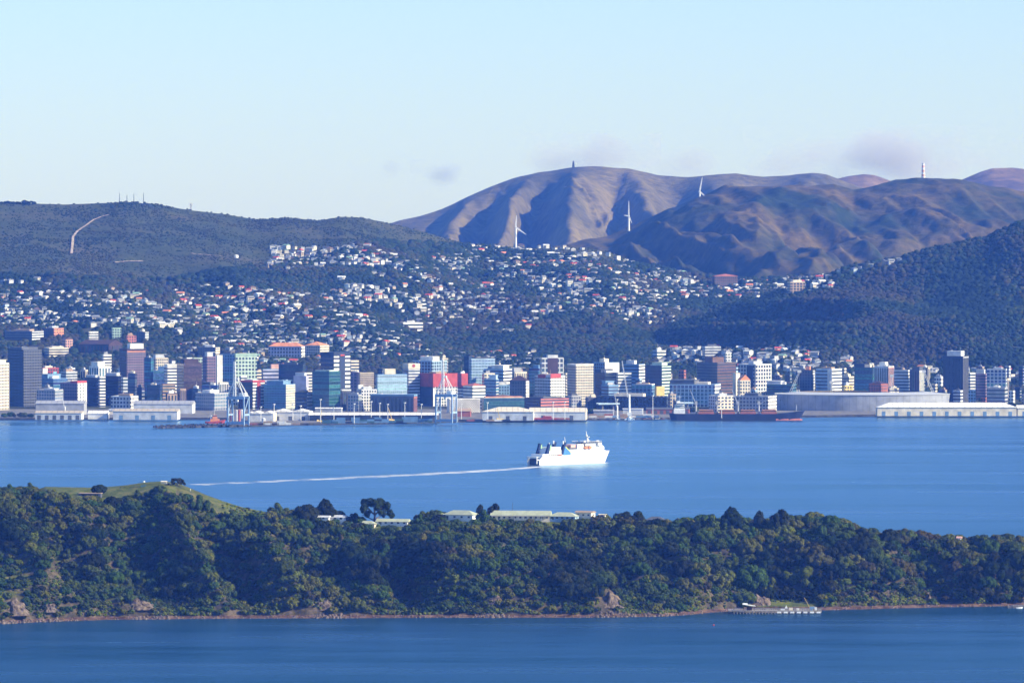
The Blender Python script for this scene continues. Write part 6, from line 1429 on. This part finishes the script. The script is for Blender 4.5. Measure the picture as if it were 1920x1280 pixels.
# trees crowding the far left skyline
sk = []
for i, (p_, r) in enumerate([(3,4.5),(14,6.5),(25,4.6),(34,5.2),(46,7.2),(56,6.4),(64,4.4)]):
    d_ = 12380; z_ = EYE-(380.5-YH)*d_/F-2
    if p_ > 0: tree(p_, d_, r, 10 if i % 2 else 6, f'dark tree, {ordn(i)} from left in the clump on the far left skyline', 'trees on the far left skyline', 1.0, z=z_)
def cloud(px0, px1, y0, y1, d, dens, label, seed, col=(.95,.95,1)):
    cx, cz = ((px0+px1)/2-960)*d/F, EYE-((y0+y1)/2-YH)*d/F; rx, rz_ = (px1-px0)/2*d/F, (y1-y0)/2*d/F; ry = min(rx, 450)
    q = MB(); q.box(-rx, rx, -ry, ry, -rz_, rz_)
    m = bpy.data.materials.new('cloud_vapour'); m.use_nodes = True; n, l = nt(m); n.remove(n['Principled BSDF'])
    v = n.new('ShaderNodeVolumePrincipled'); v.inputs['Color'].default_value = (*col, 1); v.inputs['Anisotropy'].default_value = .1
    tc = n.new('ShaderNodeTexCoord'); nz = n.new('ShaderNodeTexNoise'); nz.inputs['Scale'].default_value = .0042; nz.inputs['Detail'].default_value = 7; nz.inputs['Roughness'].default_value = .62
    mp = n.new('ShaderNodeMapping'); mp.inputs['Location'].default_value = (seed*1300, 0, seed*700); mp.inputs['Scale'].default_value = (1, 1, 1.6); l.new(tc.outputs['Object'], mp.inputs[0]); l.new(mp.outputs[0], nz.inputs['Vector'])
    m2 = n.new('ShaderNodeMapping'); m2.inputs['Scale'].default_value = (1/rx, 1/ry, 1/rz_); l.new(tc.outputs['Object'], m2.inputs[0])
    ln = n.new('ShaderNodeVectorMath'); ln.operation = 'LENGTH'; l.new(m2.outputs[0], ln.inputs[0])
    a = n.new('ShaderNodeMapRange'); a.inputs[1].default_value = .35; a.inputs[2].default_value = 1.0; a.inputs[1].default_value = .15; a.inputs[3].default_value = -.62; a.inputs[4].default_value = -1.35; l.new(ln.outputs['Value'], a.inputs[0])
    s_ = n.new('ShaderNodeMath'); s_.operation = 'MULTIPLY_ADD'; s_.inputs[1].default_value = 2.4; l.new(nz.outputs['Fac'], s_.inputs[0]); l.new(a.outputs[0], s_.inputs[2])
    b = n.new('ShaderNodeMapRange'); b.inputs[1].default_value = .02; b.inputs[2].default_value = .85; b.inputs[4].default_value = dens; l.new(s_.outputs[0], b.inputs[0])
    l.new(b.outputs[0], v.inputs['Density']); l.new(v.outputs[0], n['Material Output'].inputs['Volume'])
    o = q.obj('cloud', m); o.location = (cx, d, cz); tag(o, label, 'cloud', kind='stuff')
cloud(960,1240,250,345,25500,.0055,'thin pale cloud rising behind the mountain top',1); cloud(1190,1370,268,345,25500,.0055,'small pale cloud behind the ridge right of the mountain',2)
cloud(1400,1900,235,360,25500,.0052,'wide pale cloud bank behind the red and white tower',3); cloud(690,770,290,356,25500,.010,'wispy grey blue cloud, left one of two in the open sky',4,(.75,.82,1)); cloud(770,885,300,360,25500,.011,'wispy grey blue cloud, right one of two left of the mountain',5,(.72,.80,1))
# big crowns standing out on the skyline of the near right hill
for i, (p_, r, hs) in enumerate([(1712,6,1.0),(1768,9,.95),(1786,7,.9),(1802,10,.85),(1826,9,.95),(1850,7,.9),(1872,9,1.1),(1891,10,1.0),(1910,11,1.0)]):
    z_ = float(zA(p_, 11040)); tree(p_, 11040, r, (6, 10, 1)[i % 3], f'big dark tree on the skyline of the near right hill, {ordn(i)} from left', 'trees along the near right skyline', hs, z=z_-1)
# ------------------------------------------------------------------ haze: one closed box of even air round camera and scene
hm = bpy.data.materials.new('haze_air'); hm.use_nodes = True; n, l = nt(hm); n.remove(n['Principled BSDF'])
pv = n.new('ShaderNodeVolumePrincipled'); pv.inputs['Color'].default_value = (.085, .25, 1.0, 1); pv.inputs['Density'].default_value = 3.15e-5
pv.inputs['Absorption Color'].default_value = (1, 1, 1, 1); pv.inputs['Anisotropy'].default_value = 0.0
l.new(pv.outputs[0], n['Material Output'].inputs['Volume'])
mb = MB(); x0, x1, y0, y1, z0, z1 = -9200, 9200, -1700, 22500, -420, 640
mb.add([(x0,y0,z0),(x1,y0,z0),(x1,y1,z0),(x0,y1,z0),(x0,y0,z1),(x1,y0,z1),(x1,y1,z1),(x0,y1,z1)],
       [(0,3,2,1),(0,1,5,4),(1,2,6,5),(2,3,7,6),(3,0,4,7),(4,5,6,7)])
tag(mb.obj('haze', hm), kind='stuff')
